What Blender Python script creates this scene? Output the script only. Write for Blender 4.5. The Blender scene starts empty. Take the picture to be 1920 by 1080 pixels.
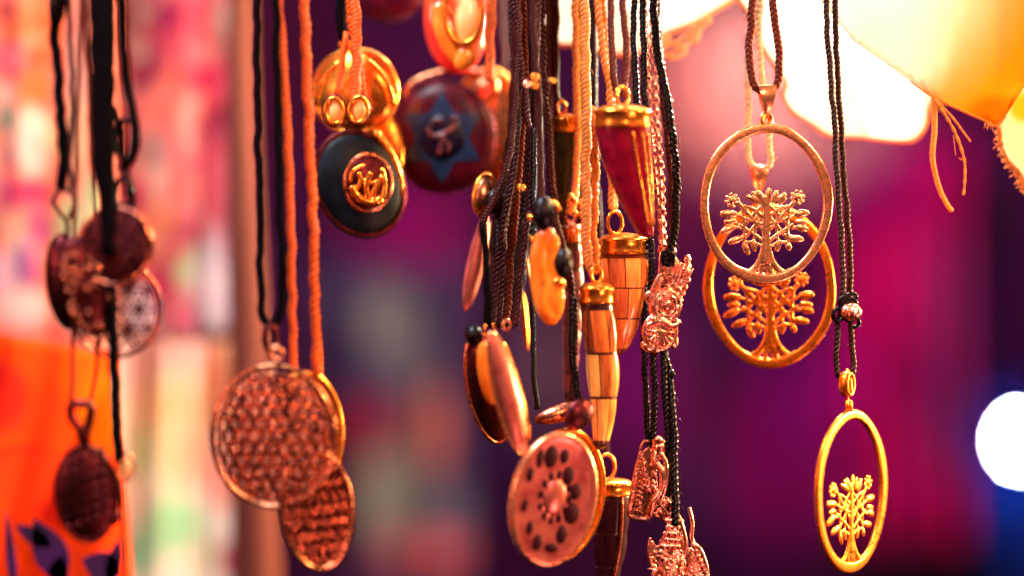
import bpy, math, random
from mathutils import Vector, Matrix, noise
R = math.radians
random.seed(7)
sc = bpy.context.scene
C = sc.collection

# ------------------------------------------------------------------ camera, world, lights, exposure
D = 0.55                      # camera to the plane of sharp focus (m)
SMOKE = 8.0
U = 0.000125                  # metres per photograph pixel on that plane
cam_d = bpy.data.cameras.new('camera'); cam = bpy.data.objects.new('camera', cam_d); C.objects.link(cam)
cam.location = (0, -D, 0); cam.rotation_euler = (R(90), 0, 0)
cam_d.sensor_width = 36; cam_d.lens = 36*D/(1920*U)
cam_d.clip_start = 0.01; cam_d.clip_end = 60
cam_d.dof.use_dof = True; cam_d.dof.focus_distance = D; cam_d.dof.aperture_fstop = 1.95; cam_d.dof.aperture_ratio = 1.1
sc.camera = cam
sc.view_settings.view_transform = 'Standard'; sc.view_settings.look = 'None'
sc.view_settings.exposure = 0.7; sc.view_settings.gamma = 1
sc.cycles.use_denoising = True
sc.cycles.max_bounces = 8

w = bpy.data.worlds.new('World'); sc.world = w; w.use_nodes = True
nt = w.node_tree; nt.nodes.clear()
sky = nt.nodes.new('ShaderNodeTexSky'); sky.sky_type = 'NISHITA'; sky.sun_disc = False
sky.sun_elevation = R(38); sky.sun_rotation = R(32); sky.dust_density = 5
tint = nt.nodes.new('ShaderNodeMix'); tint.data_type = 'RGBA'; tint.blend_type = 'MULTIPLY'
tint.inputs[0].default_value = 1; tint.inputs[7].default_value = (1, .30, .17, 1)
bg = nt.nodes.new('ShaderNodeBackground'); bg.inputs[1].default_value = 0.055
wo = nt.nodes.new('ShaderNodeOutputWorld')
nt.links.new(sky.outputs[0], tint.inputs[6]); nt.links.new(tint.outputs[2], bg.inputs[0]); nt.links.new(bg.outputs[0], wo.inputs[0])

def aim(o, to): o.rotation_euler = (Vector(to)-o.location).to_track_quat('-Z', 'Y').to_euler()
def area(name, loc, to, size, power, col):
    l = bpy.data.lights.new(name, 'AREA'); l.shape = 'DISK'; l.size = size; l.energy = power; l.color = col
    o = bpy.data.objects.new(name, l); C.objects.link(o); o.location = loc; aim(o, to); return o
sun_d = bpy.data.lights.new('sun', 'SUN'); sun_d.energy = 4.0; sun_d.angle = R(.5); sun_d.color = (1, .68, .36)
sun = bpy.data.objects.new('sun', sun_d); C.objects.link(sun); sun.location = (.6, 1, 1)
sun.rotation_euler = Vector((-math.sin(R(32))*math.cos(R(38)), -math.cos(R(32))*math.cos(R(38)), -math.sin(R(38)))).to_track_quat('-Z', 'Y').to_euler()
area('added light warm', (.40, -.12, .30), (0, 0, 0), .09, 3.6, (1, .54, .22))  # added warm key out of frame, for highlights from the right
area('added light side', (.40, .10, .02), (0, 0, -.01), .07, 5.4, (1, .58, .26))  # added rim light beyond the right edge of the frame
area('added light pink', (-.50, -.42, .16), (-.05, 0, 0), .12, .8, (1, .40, .32))  # added pink fill from the left, no lamp of the stall
area('added light front', (.16, -.62, .30), (.02, 0, 0), .08, 1.15, (1, .42, .24))  # added front fill so that metal faces catch light
area('added light low', (.34, -.40, -.30), (.02, 0, 0), .10, .9, (1, .34, .28))  # added low fill from the right front
area('added backdrop light left', (-.14, -.10, .30), (-.10, .1, 0), .14, 1.45, (.86, .94, 1))  # added fill that brightens the left cloths
area('added backdrop light', (.1, .25, .55), (.1, .62, 0), .3, 3.6, (.95, .85, 1))  # added unseen light for the tent wall and rear scarves

# ------------------------------------------------------------------ helpers
def S(y): return U*(D+y)/D
def P(px, py, y): s = S(y); return Vector(((px-960)*s, y, (540-py)*s))
def lin(r, g, b):
    f = lambda v: (v/255/12.92 if v/255 <= .04045 else ((v/255+.055)/1.055)**2.4)
    return (f(r), f(g), f(b), 1)
def PX(px, py, y=0, yaw=0, pitch=0, roll=0, k=1.0):
    return Matrix.Translation(P(px, py, y)) @ Matrix.Rotation(R(yaw), 4, 'Z') @ Matrix.Rotation(R(pitch), 4, 'X') @ Matrix.Rotation(R(roll), 4, 'Y') @ Matrix.Scale(S(y)*k, 4)
I4 = Matrix.Identity(4)
def smooth_path(pts, step):
    """Catmull-Rom through pts, about one point every step"""
    pts = [Vector(p) for p in pts]
    if len(pts) == 2:
        n = max(1, int((pts[1]-pts[0]).length/step)); return [pts[0].lerp(pts[1], i/n) for i in range(n+1)]
    out = []
    for i in range(len(pts)-1):
        p1, p2 = pts[i], pts[i+1]
        p0 = pts[i-1] if i else p1*2-p2
        p3 = pts[i+2] if i+2 < len(pts) else p2*2-p1
        n = max(1, int((p2-p1).length/step))
        for j in range(n):
            t = j/n
            out.append(.5*((2*p1)+(p2-p0)*t+(2*p0-5*p1+4*p2-p3)*t*t+(3*p1-p0-3*p2+p3)*t*t*t))
    out.append(pts[-1]); return out
def frames(path, closed=False):
    n = len(path); out = []; ref = Vector((0, -1, 0))
    for i in range(n):
        a = path[(i-1) % n] if closed else path[max(0, i-1)]
        b = path[(i+1) % n] if closed else path[min(n-1, i+1)]
        t = (b-a)
        t = t.normalized() if t.length > 1e-12 else Vector((0, 0, -1))
        u = ref-t*ref.dot(t)
        if u.length < 1e-3: u = Vector((1, 0, 0))-t*t.x
        u.normalize(); v = t.cross(u); out.append((t, u, v)); ref = u if not closed else ref
    return out
class MB:
    def __init__(s): s.v = []; s.f = []
    def grid(s, rings, closed_u=False, closed_v=True, caps=False):
        b = len(s.v); nu = len(rings); nv = len(rings[0])
        for r in rings: s.v += [tuple(p) for p in r]
        for i in range(nu if closed_u else nu-1):
            for j in range(nv if closed_v else nv-1):
                i2 = (i+1) % nu; j2 = (j+1) % nv
                s.f.append((b+i*nv+j, b+i*nv+j2, b+i2*nv+j2, b+i2*nv+j))
        if caps:
            s.f.append(tuple(b+j for j in reversed(range(nv)))); s.f.append(tuple(b+(nu-1)*nv+j for j in range(nv)))
    def tube(s, path, r, M=I4, n=8, closed=False, flat=1.0, power=1.0, wfun=None):
        """tube along path; flat squeezes the section across the viewing direction"""
        fr = frames(path, closed); L = len(path); rings = []
        for i, (p, (t, u, v)) in enumerate(zip(path, fr)):
            rr = r(i/max(1, L-1)) if callable(r) else r
            ring = []
            for j in range(n):
                a = 2*math.pi*j/n; ca, sa = math.cos(a), math.sin(a)
                if power != 1: ca = math.copysign(abs(ca)**power, ca); sa = math.copysign(abs(sa)**power, sa)
                ring.append(M @ (p+u*(ca*rr*flat)+v*(sa*rr)))
            rings.append(ring)
        s.grid(rings, closed, True, not closed)
    def ell(s, c, rad, M=I4, rot=None, nu=8, nv=12):
        c = Vector(c); rings = []
        for i in range(nu+1):
            th = math.pi*(i/nu)*.998+.003
            ring = []
            for j in range(nv):
                a = 2*math.pi*j/nv
                p = Vector((rad[0]*math.sin(th)*math.cos(a), rad[1]*math.sin(th)*math.sin(a), rad[2]*math.cos(th)))
                if rot is not None: p = rot @ p
                ring.append(M @ (c+p))
            rings.append(ring)
        s.grid(rings, False, True, True)
    def lathe(s, prof, M=I4, n=28, spine=None, sx=1, sy=1):
        """prof: (r, z); spine(z)->(x, y) offset"""
        rings = []
        for r, z in prof:
            ox, oy = spine(z) if spine else (0, 0)
            rings.append([M @ Vector((ox+r*sx*math.cos(2*math.pi*j/n), oy+r*sy*math.sin(2*math.pi*j/n), z)) for j in range(n)])
        s.grid(rings, False, True, True)
    def disc(s, rx, rz, prof, M=I4, n=48, c=(0, 0, 0)):
        """solid of revolution about the viewing axis; prof: (fraction, y)"""
        rings = [[M @ Vector((c[0]+rx*f*math.cos(2*math.pi*j/n), c[1]+y, c[2]+rz*f*math.sin(2*math.pi*j/n))) for j in range(n)] for f, y in prof]
        s.grid(rings, False, True, True)
    def torus(s, rx, rz, r, M=I4, c=(0, 0, 0), n=48, m=10, flat=1.0, egg=0.0, wob=None):
        path = []
        for i in range(n):
            a = 2*math.pi*i/n; k = 1+egg*math.sin(a)
            path.append(Vector((c[0]+rx*k*math.cos(a), c[1], c[2]+rz*math.sin(a))))
        rr = r if wob is None else (lambda t: r*(1+wob*noise.noise(Vector((t*9, 3, 1)))))
        s.tube(path, rr, M, m, True, flat)
    def prism(s, poly, y0, y1, M=I4):
        b = len(s.v); n = len(poly)
        for y in (y0, y1): s.v += [tuple(M @ Vector((x, y, z))) for x, z in poly]
        s.f.append(tuple(b+i for i in range(n))); s.f.append(tuple(b+n+i for i in reversed(range(n))))
        for i in range(n): j = (i+1) % n; s.f.append((b+i, b+n+i, b+n+j, b+j))
    def build(s, name, mat, parent=None, smooth=True, fix=True):
        me = bpy.data.meshes.new(name)
        off = parent.matrix_world.translation if False else (parent['_loc'] if parent is not None else (0, 0, 0))
        off = Vector(off)
        me.from_pydata([tuple(Vector(p)-off) for p in s.v], [], s.f)
        me.materials.append(mat)
        if smooth: me.polygons.foreach_set('use_smooth', [True]*len(me.polygons))
        if fix:
            import bmesh
            bm = bmesh.new(); bm.from_mesh(me); bmesh.ops.recalc_face_normals(bm, faces=bm.faces); bm.to_mesh(me); bm.free()
        me.update()
        o = bpy.data.objects.new(name, me); C.objects.link(o)
        if parent is not None:
            o.parent = parent
            o['_loc'] = tuple(off)
        return o
def thing(name, label, cat, loc, group=None):
    o = bpy.data.objects.new(name, None); C.objects.link(o); o.location = loc; o['_loc'] = tuple(loc)
    o.empty_display_size = .005
    o['label'] = label; o['category'] = cat
    if group: o['group'] = group
    return o
def tag(o, label, cat, group=None):
    o['label'] = label; o['category'] = cat
    if group: o['group'] = group
    return o
def auto(o, angle=40):
    m = o.modifiers.new('edge', 'EDGE_SPLIT'); m.split_angle = R(angle); return o

# ------------------------------------------------------------------ materials
def nodes(name):
    m = bpy.data.materials.new(name); m.use_nodes = True; t = m.node_tree; b = t.nodes['Principled BSDF']; return m, t, b
def N(t, k, **kw):
    n = t.nodes.new(k)
    for a, v in kw.items(): setattr(n, a, v)
    return n
def metal(name, col, rough=.3, dark=None, scale=700, bump=.15, patina=.5, metallic=1.0):
    m, t, b = nodes(name)
    tc = N(t, 'ShaderNodeTexCoord'); no = N(t, 'ShaderNodeTexNoise'); no.inputs['Scale'].default_value = scale; no.inputs['Detail'].default_value = 6
    t.links.new(tc.outputs['Object'], no.inputs['Vector'])
    mr = N(t, 'ShaderNodeValToRGB'); d = dark or tuple(c*.35 for c in col[:3])
    mr.color_ramp.elements[0].position = .32; mr.color_ramp.elements[1].position = .32+.5*patina
    mr.color_ramp.elements[0].color = (*d[:3], 1); mr.color_ramp.elements[1].color = (*col[:3], 1)
    t.links.new(no.outputs[0], mr.inputs[0]); t.links.new(mr.outputs[0], b.inputs['Base Color'])
    rr = N(t, 'ShaderNodeMapRange'); rr.inputs[3].default_value = rough+.18; rr.inputs[4].default_value = max(.05, rough-.1)
    t.links.new(no.outputs[0], rr.inputs[0]); t.links.new(rr.outputs[0], b.inputs['Roughness'])
    n2 = N(t, 'ShaderNodeTexNoise'); n2.inputs['Scale'].default_value = scale*2.2; n2.inputs['Detail'].default_value = 3
    t.links.new(tc.outputs['Object'], n2.inputs['Vector'])
    bp = N(t, 'ShaderNodeBump'); bp.inputs['Strength'].default_value = bump; bp.inputs['Distance'].default_value = .0004
    t.links.new(n2.outputs[0], bp.inputs['Height']); t.links.new(bp.outputs[0], b.inputs['Normal'])
    b.inputs['Metallic'].default_value = metallic
    return m
def gloss(name, col, rough=.25, col2=None, scale=400, coat=.5, bump=.1, spec=.5):
    m, t, b = nodes(name)
    tc = N(t, 'ShaderNodeTexCoord'); no = N(t, 'ShaderNodeTexNoise'); no.inputs['Scale'].default_value = scale; no.inputs['Detail'].default_value = 5
    t.links.new(tc.outputs['Object'], no.inputs['Vector'])
    mr = N(t, 'ShaderNodeValToRGB'); mr.color_ramp.elements[0].position = .35; mr.color_ramp.elements[1].position = .65
    mr.color_ramp.elements[0].color = (*(col2 or tuple(c*.6 for c in col[:3]))[:3], 1); mr.color_ramp.elements[1].color = (*col[:3], 1)
    t.links.new(no.outputs[0], mr.inputs[0]); t.links.new(mr.outputs[0], b.inputs['Base Color'])
    bp = N(t, 'ShaderNodeBump'); bp.inputs['Strength'].default_value = bump; bp.inputs['Distance'].default_value = .0003
    t.links.new(no.outputs[0], bp.inputs['Height']); t.links.new(bp.outputs[0], b.inputs['Normal'])
    b.inputs['Roughness'].default_value = rough; b.inputs['Specular IOR Level'].default_value = spec; b.inputs['Coat Weight'].default_value = coat; b.inputs['Coat Roughness'].default_value = .15
    return m
def tilemat(name, ca, cb, cc):
    m, t, b = nodes(name)
    g = N(t, 'ShaderNodeNewGeometry'); cr = N(t, 'ShaderNodeValToRGB')
    cr.color_ramp.elements[0].color = (*ca, 1); cr.color_ramp.elements[1].color = (*cb, 1); e = cr.color_ramp.elements.new(.5); e.color = (*cc, 1)
    tc = N(t, 'ShaderNodeTexCoord'); no = N(t, 'ShaderNodeTexNoise'); no.inputs['Scale'].default_value = 900; no.inputs['Detail'].default_value = 6
    mp = N(t, 'ShaderNodeMapping'); mp.inputs['Scale'].default_value = (1, 1, .12); t.links.new(tc.outputs['Object'], mp.inputs[0]); t.links.new(mp.outputs[0], no.inputs['Vector'])
    ma = N(t, 'ShaderNodeMath', operation='MULTIPLY_ADD'); ma.inputs[1].default_value = 1.1; t.links.new(no.outputs[0], ma.inputs[0])
    m2 = N(t, 'ShaderNodeMath', operation='MULTIPLY_ADD'); m2.inputs[1].default_value = .9; m2.inputs[2].default_value = -.48; t.links.new(g.outputs['Random Per Island'], m2.inputs[0]); t.links.new(m2.outputs[0], ma.inputs[2])
    t.links.new(ma.outputs[0], cr.inputs[0]); t.links.new(cr.outputs[0], b.inputs['Base Color']); b.inputs['Roughness'].default_value = .22; b.inputs['Coat Weight'].default_value = .4
    return m
def fibre(name, col, rough=.5, trans=.25, spec=.4, glow=None):
    m, t, b = nodes(name)
    tc = N(t, 'ShaderNodeTexCoord'); no = N(t, 'ShaderNodeTexNoise'); no.inputs['Scale'].default_value = 1500; no.inputs['Detail'].default_value = 4
    t.links.new(tc.outputs['Object'], no.inputs['Vector'])
    mr = N(t, 'ShaderNodeValToRGB'); mr.color_ramp.elements[0].color = (*[c*.55 for c in col[:3]], 1); mr.color_ramp.elements[1].color = (*col[:3], 1)
    mr.color_ramp.elements[0].position = .35; mr.color_ramp.elements[1].position = .6
    t.links.new(no.outputs[0], mr.inputs[0]); t.links.new(mr.outputs[0], b.inputs['Base Color'])
    bp = N(t, 'ShaderNodeBump'); bp.inputs['Strength'].default_value = .4; bp.inputs['Distance'].default_value = .0002
    t.links.new(no.outputs[0], bp.inputs['Height']); t.links.new(bp.outputs[0], b.inputs['Normal'])
    b.inputs['Roughness'].default_value = rough; b.inputs['Specular IOR Level'].default_value = spec
    if trans:
        tr = N(t, 'ShaderNodeBsdfTranslucent'); mx = N(t, 'ShaderNodeMixShader'); mx.inputs[0].default_value = trans
        if glow: tr.inputs[0].default_value = (*glow, 1)
        else: t.links.new(mr.outputs[0], tr.inputs[0])
        t.links.new(b.outputs[0], mx.inputs[1]); t.links.new(tr.outputs[0], mx.inputs[2])
        t.links.new(mx.outputs[0], t.nodes['Material Output'].inputs[0])
    return m
def cloth(name, base, blobs=(), y=0, trans=.3, distort=.0, nscale=30, weave=0, k=(1, 1, 1), mott=0, mscale=60, rough=.9, org=(0, 0)):
    """cloth with print or painted glare; blobs = (px, py, rx, ry, (r, g, b) sRGB as it looks) laid out in the cloth's own metres"""
    m, t, b = nodes(name); s = S(y)
    tc = N(t, 'ShaderNodeTexCoord'); vec = tc.outputs['Object']
    if distort:
        no = N(t, 'ShaderNodeTexNoise'); no.inputs['Scale'].default_value = nscale; no.inputs['Detail'].default_value = 3
        t.links.new(vec, no.inputs['Vector'])
        a = N(t, 'ShaderNodeVectorMath', operation='SUBTRACT'); a.inputs[1].default_value = (.5, .5, .5); t.links.new(no.outputs[1], a.inputs[0])
        a2 = N(t, 'ShaderNodeVectorMath', operation='SCALE'); a2.inputs['Scale'].default_value = distort*s; t.links.new(a.outputs[0], a2.inputs[0])
        a3 = N(t, 'ShaderNodeVectorMath', operation='ADD'); t.links.new(vec, a3.inputs[0]); t.links.new(a2.outputs[0], a3.inputs[1]); vec = a3.outputs[0]
    c0 = lin(*base); prev = None; rgb = N(t, 'ShaderNodeRGB'); rgb.outputs[0].default_value = (*[min(.9, v*q) for v, q in zip(c0[:3], k)], 1); prev = rgb.outputs[0]
    for (px, py, rx, ry, col) in blobs:
        sub = N(t, 'ShaderNodeVectorMath', operation='SUBTRACT'); q = P(px, py, y); sub.inputs[1].default_value = (q.x-org[0], 0, q.z-org[1]); t.links.new(vec, sub.inputs[0])
        mul = N(t, 'ShaderNodeVectorMath', operation='MULTIPLY'); mul.inputs[1].default_value = (1/(rx*s), 0, 1/(ry*s)); t.links.new(sub.outputs[0], mul.inputs[0])
        ln = N(t, 'ShaderNodeVectorMath', operation='LENGTH'); t.links.new(mul.outputs[0], ln.inputs[0])
        mr = N(t, 'ShaderNodeMapRange', interpolation_type='SMOOTHSTEP'); mr.inputs[1].default_value = .55; mr.inputs[2].default_value = 1.3
        mr.inputs[3].default_value = 1; mr.inputs[4].default_value = 0; t.links.new(ln.outputs['Value'], mr.inputs[0])
        mx = N(t, 'ShaderNodeMix', data_type='RGBA'); t.links.new(mr.outputs[0], mx.inputs[0]); t.links.new(prev, mx.inputs[6])
        cc = lin(*col); mx.inputs[7].default_value = (*[min(.9, v*q) for v, q in zip(cc[:3], k)], 1); prev = mx.outputs[2]
    if mott:
        nm = N(t, 'ShaderNodeTexNoise'); nm.inputs['Scale'].default_value = mscale; nm.inputs['Detail'].default_value = 2; nm.inputs['Distortion'].default_value = 1.5
        t.links.new(tc.outputs['Object'], nm.inputs['Vector']); cm = N(t, 'ShaderNodeValToRGB'); cm.color_ramp.elements[0].position = .36; cm.color_ramp.elements[1].position = .64
        cm.color_ramp.elements[0].color = (.22, .0, .09, 1); cm.color_ramp.elements[1].color = (.9, .74, .60, 1); e = cm.color_ramp.elements.new(.5); e.color = (.62, .16, .16, 1)
        t.links.new(nm.outputs[0], cm.inputs[0]); mo = N(t, 'ShaderNodeMix', data_type='RGBA'); mo.inputs[0].default_value = mott
        t.links.new(prev, mo.inputs[6]); t.links.new(cm.outputs[0], mo.inputs[7]); prev = mo.outputs[2]
    t.links.new(prev, b.inputs['Base Color']); b.inputs['Roughness'].default_value = rough; b.inputs['Specular IOR Level'].default_value = .1
    if weave:
        w1 = N(t, 'ShaderNodeTexWave', wave_type='BANDS', bands_direction='X'); w1.inputs['Scale'].default_value = weave; w1.inputs['Distortion'].default_value = .6
        w2 = N(t, 'ShaderNodeTexWave', wave_type='BANDS', bands_direction='Z'); w2.inputs['Scale'].default_value = weave; w2.inputs['Distortion'].default_value = .6
        ma = N(t, 'ShaderNodeMath', operation='ADD'); t.links.new(tc.outputs['Object'], w1.inputs[0]); t.links.new(tc.outputs['Object'], w2.inputs[0])
        t.links.new(w1.outputs['Fac'], ma.inputs[0]); t.links.new(w2.outputs['Fac'], ma.inputs[1])
        bp = N(t, 'ShaderNodeBump'); bp.inputs['Strength'].default_value = .5; bp.inputs['Distance'].default_value = .0002
        t.links.new(ma.outputs[0], bp.inputs['Height']); t.links.new(bp.outputs[0], b.inputs['Normal'])
    tr = N(t, 'ShaderNodeBsdfTranslucent'); t.links.new(prev, tr.inputs[0])
    mx = N(t, 'ShaderNodeMixShader'); mx.inputs[0].default_value = trans
    t.links.new(b.outputs[0], mx.inputs[1]); t.links.new(tr.outputs[0], mx.inputs[2]); t.links.new(mx.outputs[0], t.nodes['Material Output'].inputs[0])
    return m

M = dict(
 ring=metal('polished brass', (1, .28, .025), .26, (.86, .17, .015), 620, .13, patina=.3, metallic=.92),
 rose=metal('rose brass', (1, .44, .22), .22, (.90, .29, .13), 620, .12, patina=.3, metallic=.92),
 brass=metal('warm brass', (1, .38, .05), .22, (.85, .20, .025), 300, .12, metallic=.9),
 copper=metal('worn copper', (.85, .32, .16), .22, (.20, .04, .03), 500, .25),
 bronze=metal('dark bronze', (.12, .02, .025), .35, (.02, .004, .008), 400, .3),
 silver=metal('antique silver with rosy shine', (1, .47, .34), .24, (.50, .12, .09), 500, .25),
 redcopper=metal('dark red copper', (.62, .17, .09), .16, (.10, .015, .02), 500, .25),
 black=gloss('black glass', (.005, .001, .004), .35, (.002, .001, .003), coat=0, spec=.25),
 black_cord=fibre('black cord', (.003, .0006, .002), .24, 0, .2),
 plain_black=fibre('matt black cord', (.002, .0005, .002), .8, 0, .05),
 brown_cord=fibre('dark brown cord', (.05, .003, .006), .4, .15, .22, (.5, .10, .03)),
 rust_cord=fibre('rust cord', (.10, .016, .010), .4, .3, .35, (.75, .18, .04)),
 maroon_cord=fibre('maroon cord', (.035, .003, .008), .4, .1, .18),
 veil_cord=fibre('russet black cord', (.006, .001, .003), .4, .16, .3, (.8, .20, .03)),
 gold_cord=fibre('pale gold cord', (1, .42, .09), .32, .4, .6, (1, .55, .18)),
 white_cord=fibre('cream cord', (.9, .66, .38), .45, .4),
 orange_cord=fibre('orange cord', (1, .17, .015), .5, .3),
 red=gloss('crimson enamel', (.26, .003, .022), .22, (.13, .001, .012), 300),
 deepred=gloss('deep red enamel', (.085, .002, .012), .3, (.03, .001, .01), 300, 0, spec=.2),
 blue=gloss('dusky blue enamel', (.010, .034, .095), .35, (.006, .016, .05), 300, 0, spec=.25),
 navy=gloss('navy enamel', (.006, .003, .02), .3, coat=0, spec=.25),
 teal=gloss('dark teal enamel', (.004, .012, .022), .4, (.001, .003, .006), 200, 0, spec=.18),
 green=gloss('olive green horn', (.05, .04, .01), .25, (.015, .02, .006), 200),
 tile=tilemat('amber bone tiles', (.42, .07, .03), (.95, .52, .12), (.9, .24, .05)),
 tile_mix=tilemat('amber and plum bone tiles', (.03, .004, .010), (1, .55, .12), (.85, .20, .04)),
 tile_dark=gloss('plum bone tiles', (.25, .04, .04), .3, (.08, .01, .03), 250),
 amber=gloss('glossy amber stone', (.95, .30, .03), .18, (.75, .12, .01), 130),
 pale=gloss('milky yellow stone', (.95, .70, .32), .15, (.9, .4, .1), 120),
 redglass=gloss('red orange glass', (.85, .03, .03), .12, (.80, .07, .015), 90, 1),
 amber_seam=gloss('dark amber seam', (.20, .035, .008), .3),
 seam=gloss('dark horn', (.045, .008, .008), .3),
 pink=metal('rosy copper plate', (.72, .20, .16), .30, (.32, .05, .05), 200, .2, metallic=.85),
 enam=gloss('dark plum inlay', (.03, .002, .008), .6, coat=0, bump=.05, spec=.08),
)

# ------------------------------------------------------------------ setting: cloths, post, lamp behind the necklaces
def sheet(name, mat, x0, x1, y0, y1, y, label, cat, waves=3, amp=.01, nx=60, nz=24, thick=.0006, ph=0, kind=None):
    m = MB(); rings = []
    for i in range(nz+1):
        row = []
        for j in range(nx+1):
            u, v = j/nx, i/nz
            p = P(x0+(x1-x0)*u, y0+(y1-y0)*v, y)
            p.y += amp*math.sin(ph+u*waves*6.283+.7*math.sin(v*3+ph))*(0.5+.5*v)+amp*.4*math.sin(u*waves*15+v*2)
            row.append(p)
        rings.append(row)
    m.grid(rings, False, False)
    o = m.build(name, mat, fix=False); s = o.modifiers.new('thickness', 'SOLIDIFY'); s.thickness = thick
    tag(o, label, cat); return o

KB = (.62, .42, .85)
wall = cloth('plum tent wall cloth', (62, 8, 52), [
  (560, 120, 90, 200, (66, 4, 40)), (700, 330, 110, 130, (96, 4, 66)), (770, 430, 110, 90, (150, 4, 96)), (620, 520, 80, 100, (58, 36, 66)),
  (700, 180, 80, 80, (88, 6, 56)), (900, 600, 90, 200, (58, 22, 60)), (880, 850, 80, 150, (50, 30, 66)), (1000, 560, 60, 160, (70, 20, 60)),
  (1190, 720, 90, 160, (122, 8, 96)), (1020, 700, 50, 130, (128, 110, 100)), (1330, 180, 130, 140, (150, 44, 56)), (1300, 400, 90, 120, (104, 22, 62)),  # red patch below the awning: veiling glare put into the cloth colour
  (1300, 640, 60, 120, (92, 34, 74)), (1370, 820, 70, 120, (120, 10, 56)), (1300, 900, 50, 120, (84, 50, 80)), (1450, 330, 110, 90, (150, 50, 90)),
  (1420, 560, 90, 100, (72, 14, 78)), (1500, 760, 110, 110, (156, 0, 112)), (1660, 420, 90, 120, (108, 6, 80)), (1700, 300, 70, 80, (100, 20, 80)),
  (1860, 300, 70, 80, (84, 4, 70)), (1800, 400, 80, 110, (18, 0, 24)), (1870, 560, 90, 110, (60, 0, 56)), (1450, 900, 120, 130, (150, 0, 92)),
  (1730, 950, 160, 170, (14, 0, 22)), (1800, 780, 80, 120, (30, 8, 60)), (1880, 700, 60, 80, (50, 10, 70))], y=.62, trans=.15, distort=60, nscale=8, k=KB)
sheet('tent_wall', wall, -900, 2900, -260, 1400, .62, 'dark plum and magenta tent cloth filling the back of the stall', 'tent wall', 26, .022, 320)
mag = cloth('magenta scarf print', (168, 0, 92), [(1640, 560, 60, 120, (186, 0, 96)), (1700, 700, 50, 100, (120, 0, 80)), (1765, 560, 40, 120, (150, 60, 110)),
  (1760, 800, 40, 100, (120, 60, 110)), (1600, 700, 40, 80, (190, 0, 120)), (1610, 900, 60, 90, (150, 0, 84)), (1640, 330, 70, 90, (130, 10, 96))], y=.5, distort=30, nscale=14, k=(1.0, .5, 1.15))
sheet('magenta_scarf', mag, 1570, 1800, 260, 1010, .5, 'bright magenta scarf hanging behind the lowest tree pendant', 'scarf', 4, .018, 60)
flor = cloth('floral scarf print', (64, 40, 72), [(730, 600, 60, 60, (116, 110, 106)), (660, 560, 40, 30, (90, 80, 100)), (780, 690, 40, 60, (120, 110, 110)), (680, 790, 50, 70, (140, 14, 46)),
  (800, 800, 40, 90, (196, 104, 84)), (740, 920, 70, 90, (132, 128, 112)), (660, 900, 40, 60, (90, 40, 60)), (800, 1030, 80, 40, (220, 96, 96)), (640, 1040, 60, 40, (90, 20, 50)), (840, 960, 30, 60, (90, 90, 110)),
  (700, 700, 30, 40, (60, 60, 90)), (850, 680, 30, 80, (50, 30, 66))], y=.36, distort=40, nscale=22, k=(.5, .6, .8))
sheet('floral_scarf', flor, 590, 880, 500, 1200, .36, 'dusky floral scarf with orange and sage blotches hanging in the middle', 'scarf', 2, .006, 40)
blue = cloth('blue cloth', (0, 24, 84), [(1915, 960, 40, 120, (0, 60, 150)), (1850, 1050, 60, 60, (0, 4, 36))], y=.585, k=KB)
sheet('blue_cloth', blue, 1835, 2100, 740, 1350, .585, 'deep blue cloth hanging behind and below the glowing white bulb', 'cloth', 2, .006, 24)
# glowing bulb far back at the right
lm, lt, lb = nodes('lamp glow'); lb.inputs['Emission Color'].default_value = (.9, .95, 1, 1); lb.inputs['Emission Strength'].default_value = 420
t_ = thing('light_bulb', 'glowing white bulb far back at the right above the blue cloth', 'bulb', P(1914, 800, .56))
m = MB(); m.ell((0, 0, 0), (9, 9, 12), PX(1914, 826, .56)); m.build('glass', lm, t_)
m = MB(); m.lathe([(4, 26), (7, 25), (8, 12), (6, 10)], PX(1914, 826, .56)); m.build('socket', M['black'], t_)
m = MB(); m.tube([P(1914, 800, .56), P(1914, 400, .56), P(1914, -300, .56)], .0008, n=8); m.build('cord', M['black_cord'], t_)

# left background
pinkc = cloth('pink floral cloth print', (196, 84, 92), [(250, 590, 44, 60, (255, 244, 250)), (300, 640, 80, 30, (255, 222, 228)),
  (330, 60, 60, 60, (218, 84, 88)), (265, 40, 40, 50, (120, 0, 44)), (310, 30, 30, 30, (150, 6, 60)), (320, 190, 45, 70, (255, 110, 80)), (400, 100, 50, 60, (224, 70, 86)), (270, 130, 30, 60, (110, 20, 54)),
  (395, 160, 40, 50, (214, 40, 84)), (370, 200, 30, 40, (240, 110, 100)), (410, 220, 24, 24, (150, 0, 50)), (330, 300, 60, 60, (226, 120, 116)), (355, 240, 14, 60, (240, 170, 150)), (300, 340, 16, 60, (236, 190, 160)), (420, 430, 16, 70, (206, 90, 110)), (280, 280, 24, 40, (150, 110, 100)),
  (400, 320, 40, 60, (220, 70, 100)), (340, 370, 50, 40, (246, 110, 96)), (380, 400, 30, 30, (220, 80, 100)), (300, 430, 40, 60, (250, 150, 90)), (360, 500, 40, 40, (170, 214, 150)), (330, 460, 30, 40, (220, 120, 110)),
  (312, 540, 14, 44, (226, 0, 100)), (345, 600, 26, 16, (226, 50, 120)), (400, 560, 34, 130, (255, 248, 250)), (260, 20, 30, 60, (90, 20, 40)), (420, 60, 24, 60, (150, 90, 70))], y=.10, distort=26, nscale=60, trans=.2, mott=.3, mscale=48)
sheet('pink_cloth', pinkc, 205, 470, -260, 640, .10, 'rosy floral cloth with coral and crimson blotches left of the wooden post', 'cloth', 3, .003, 50)
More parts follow.
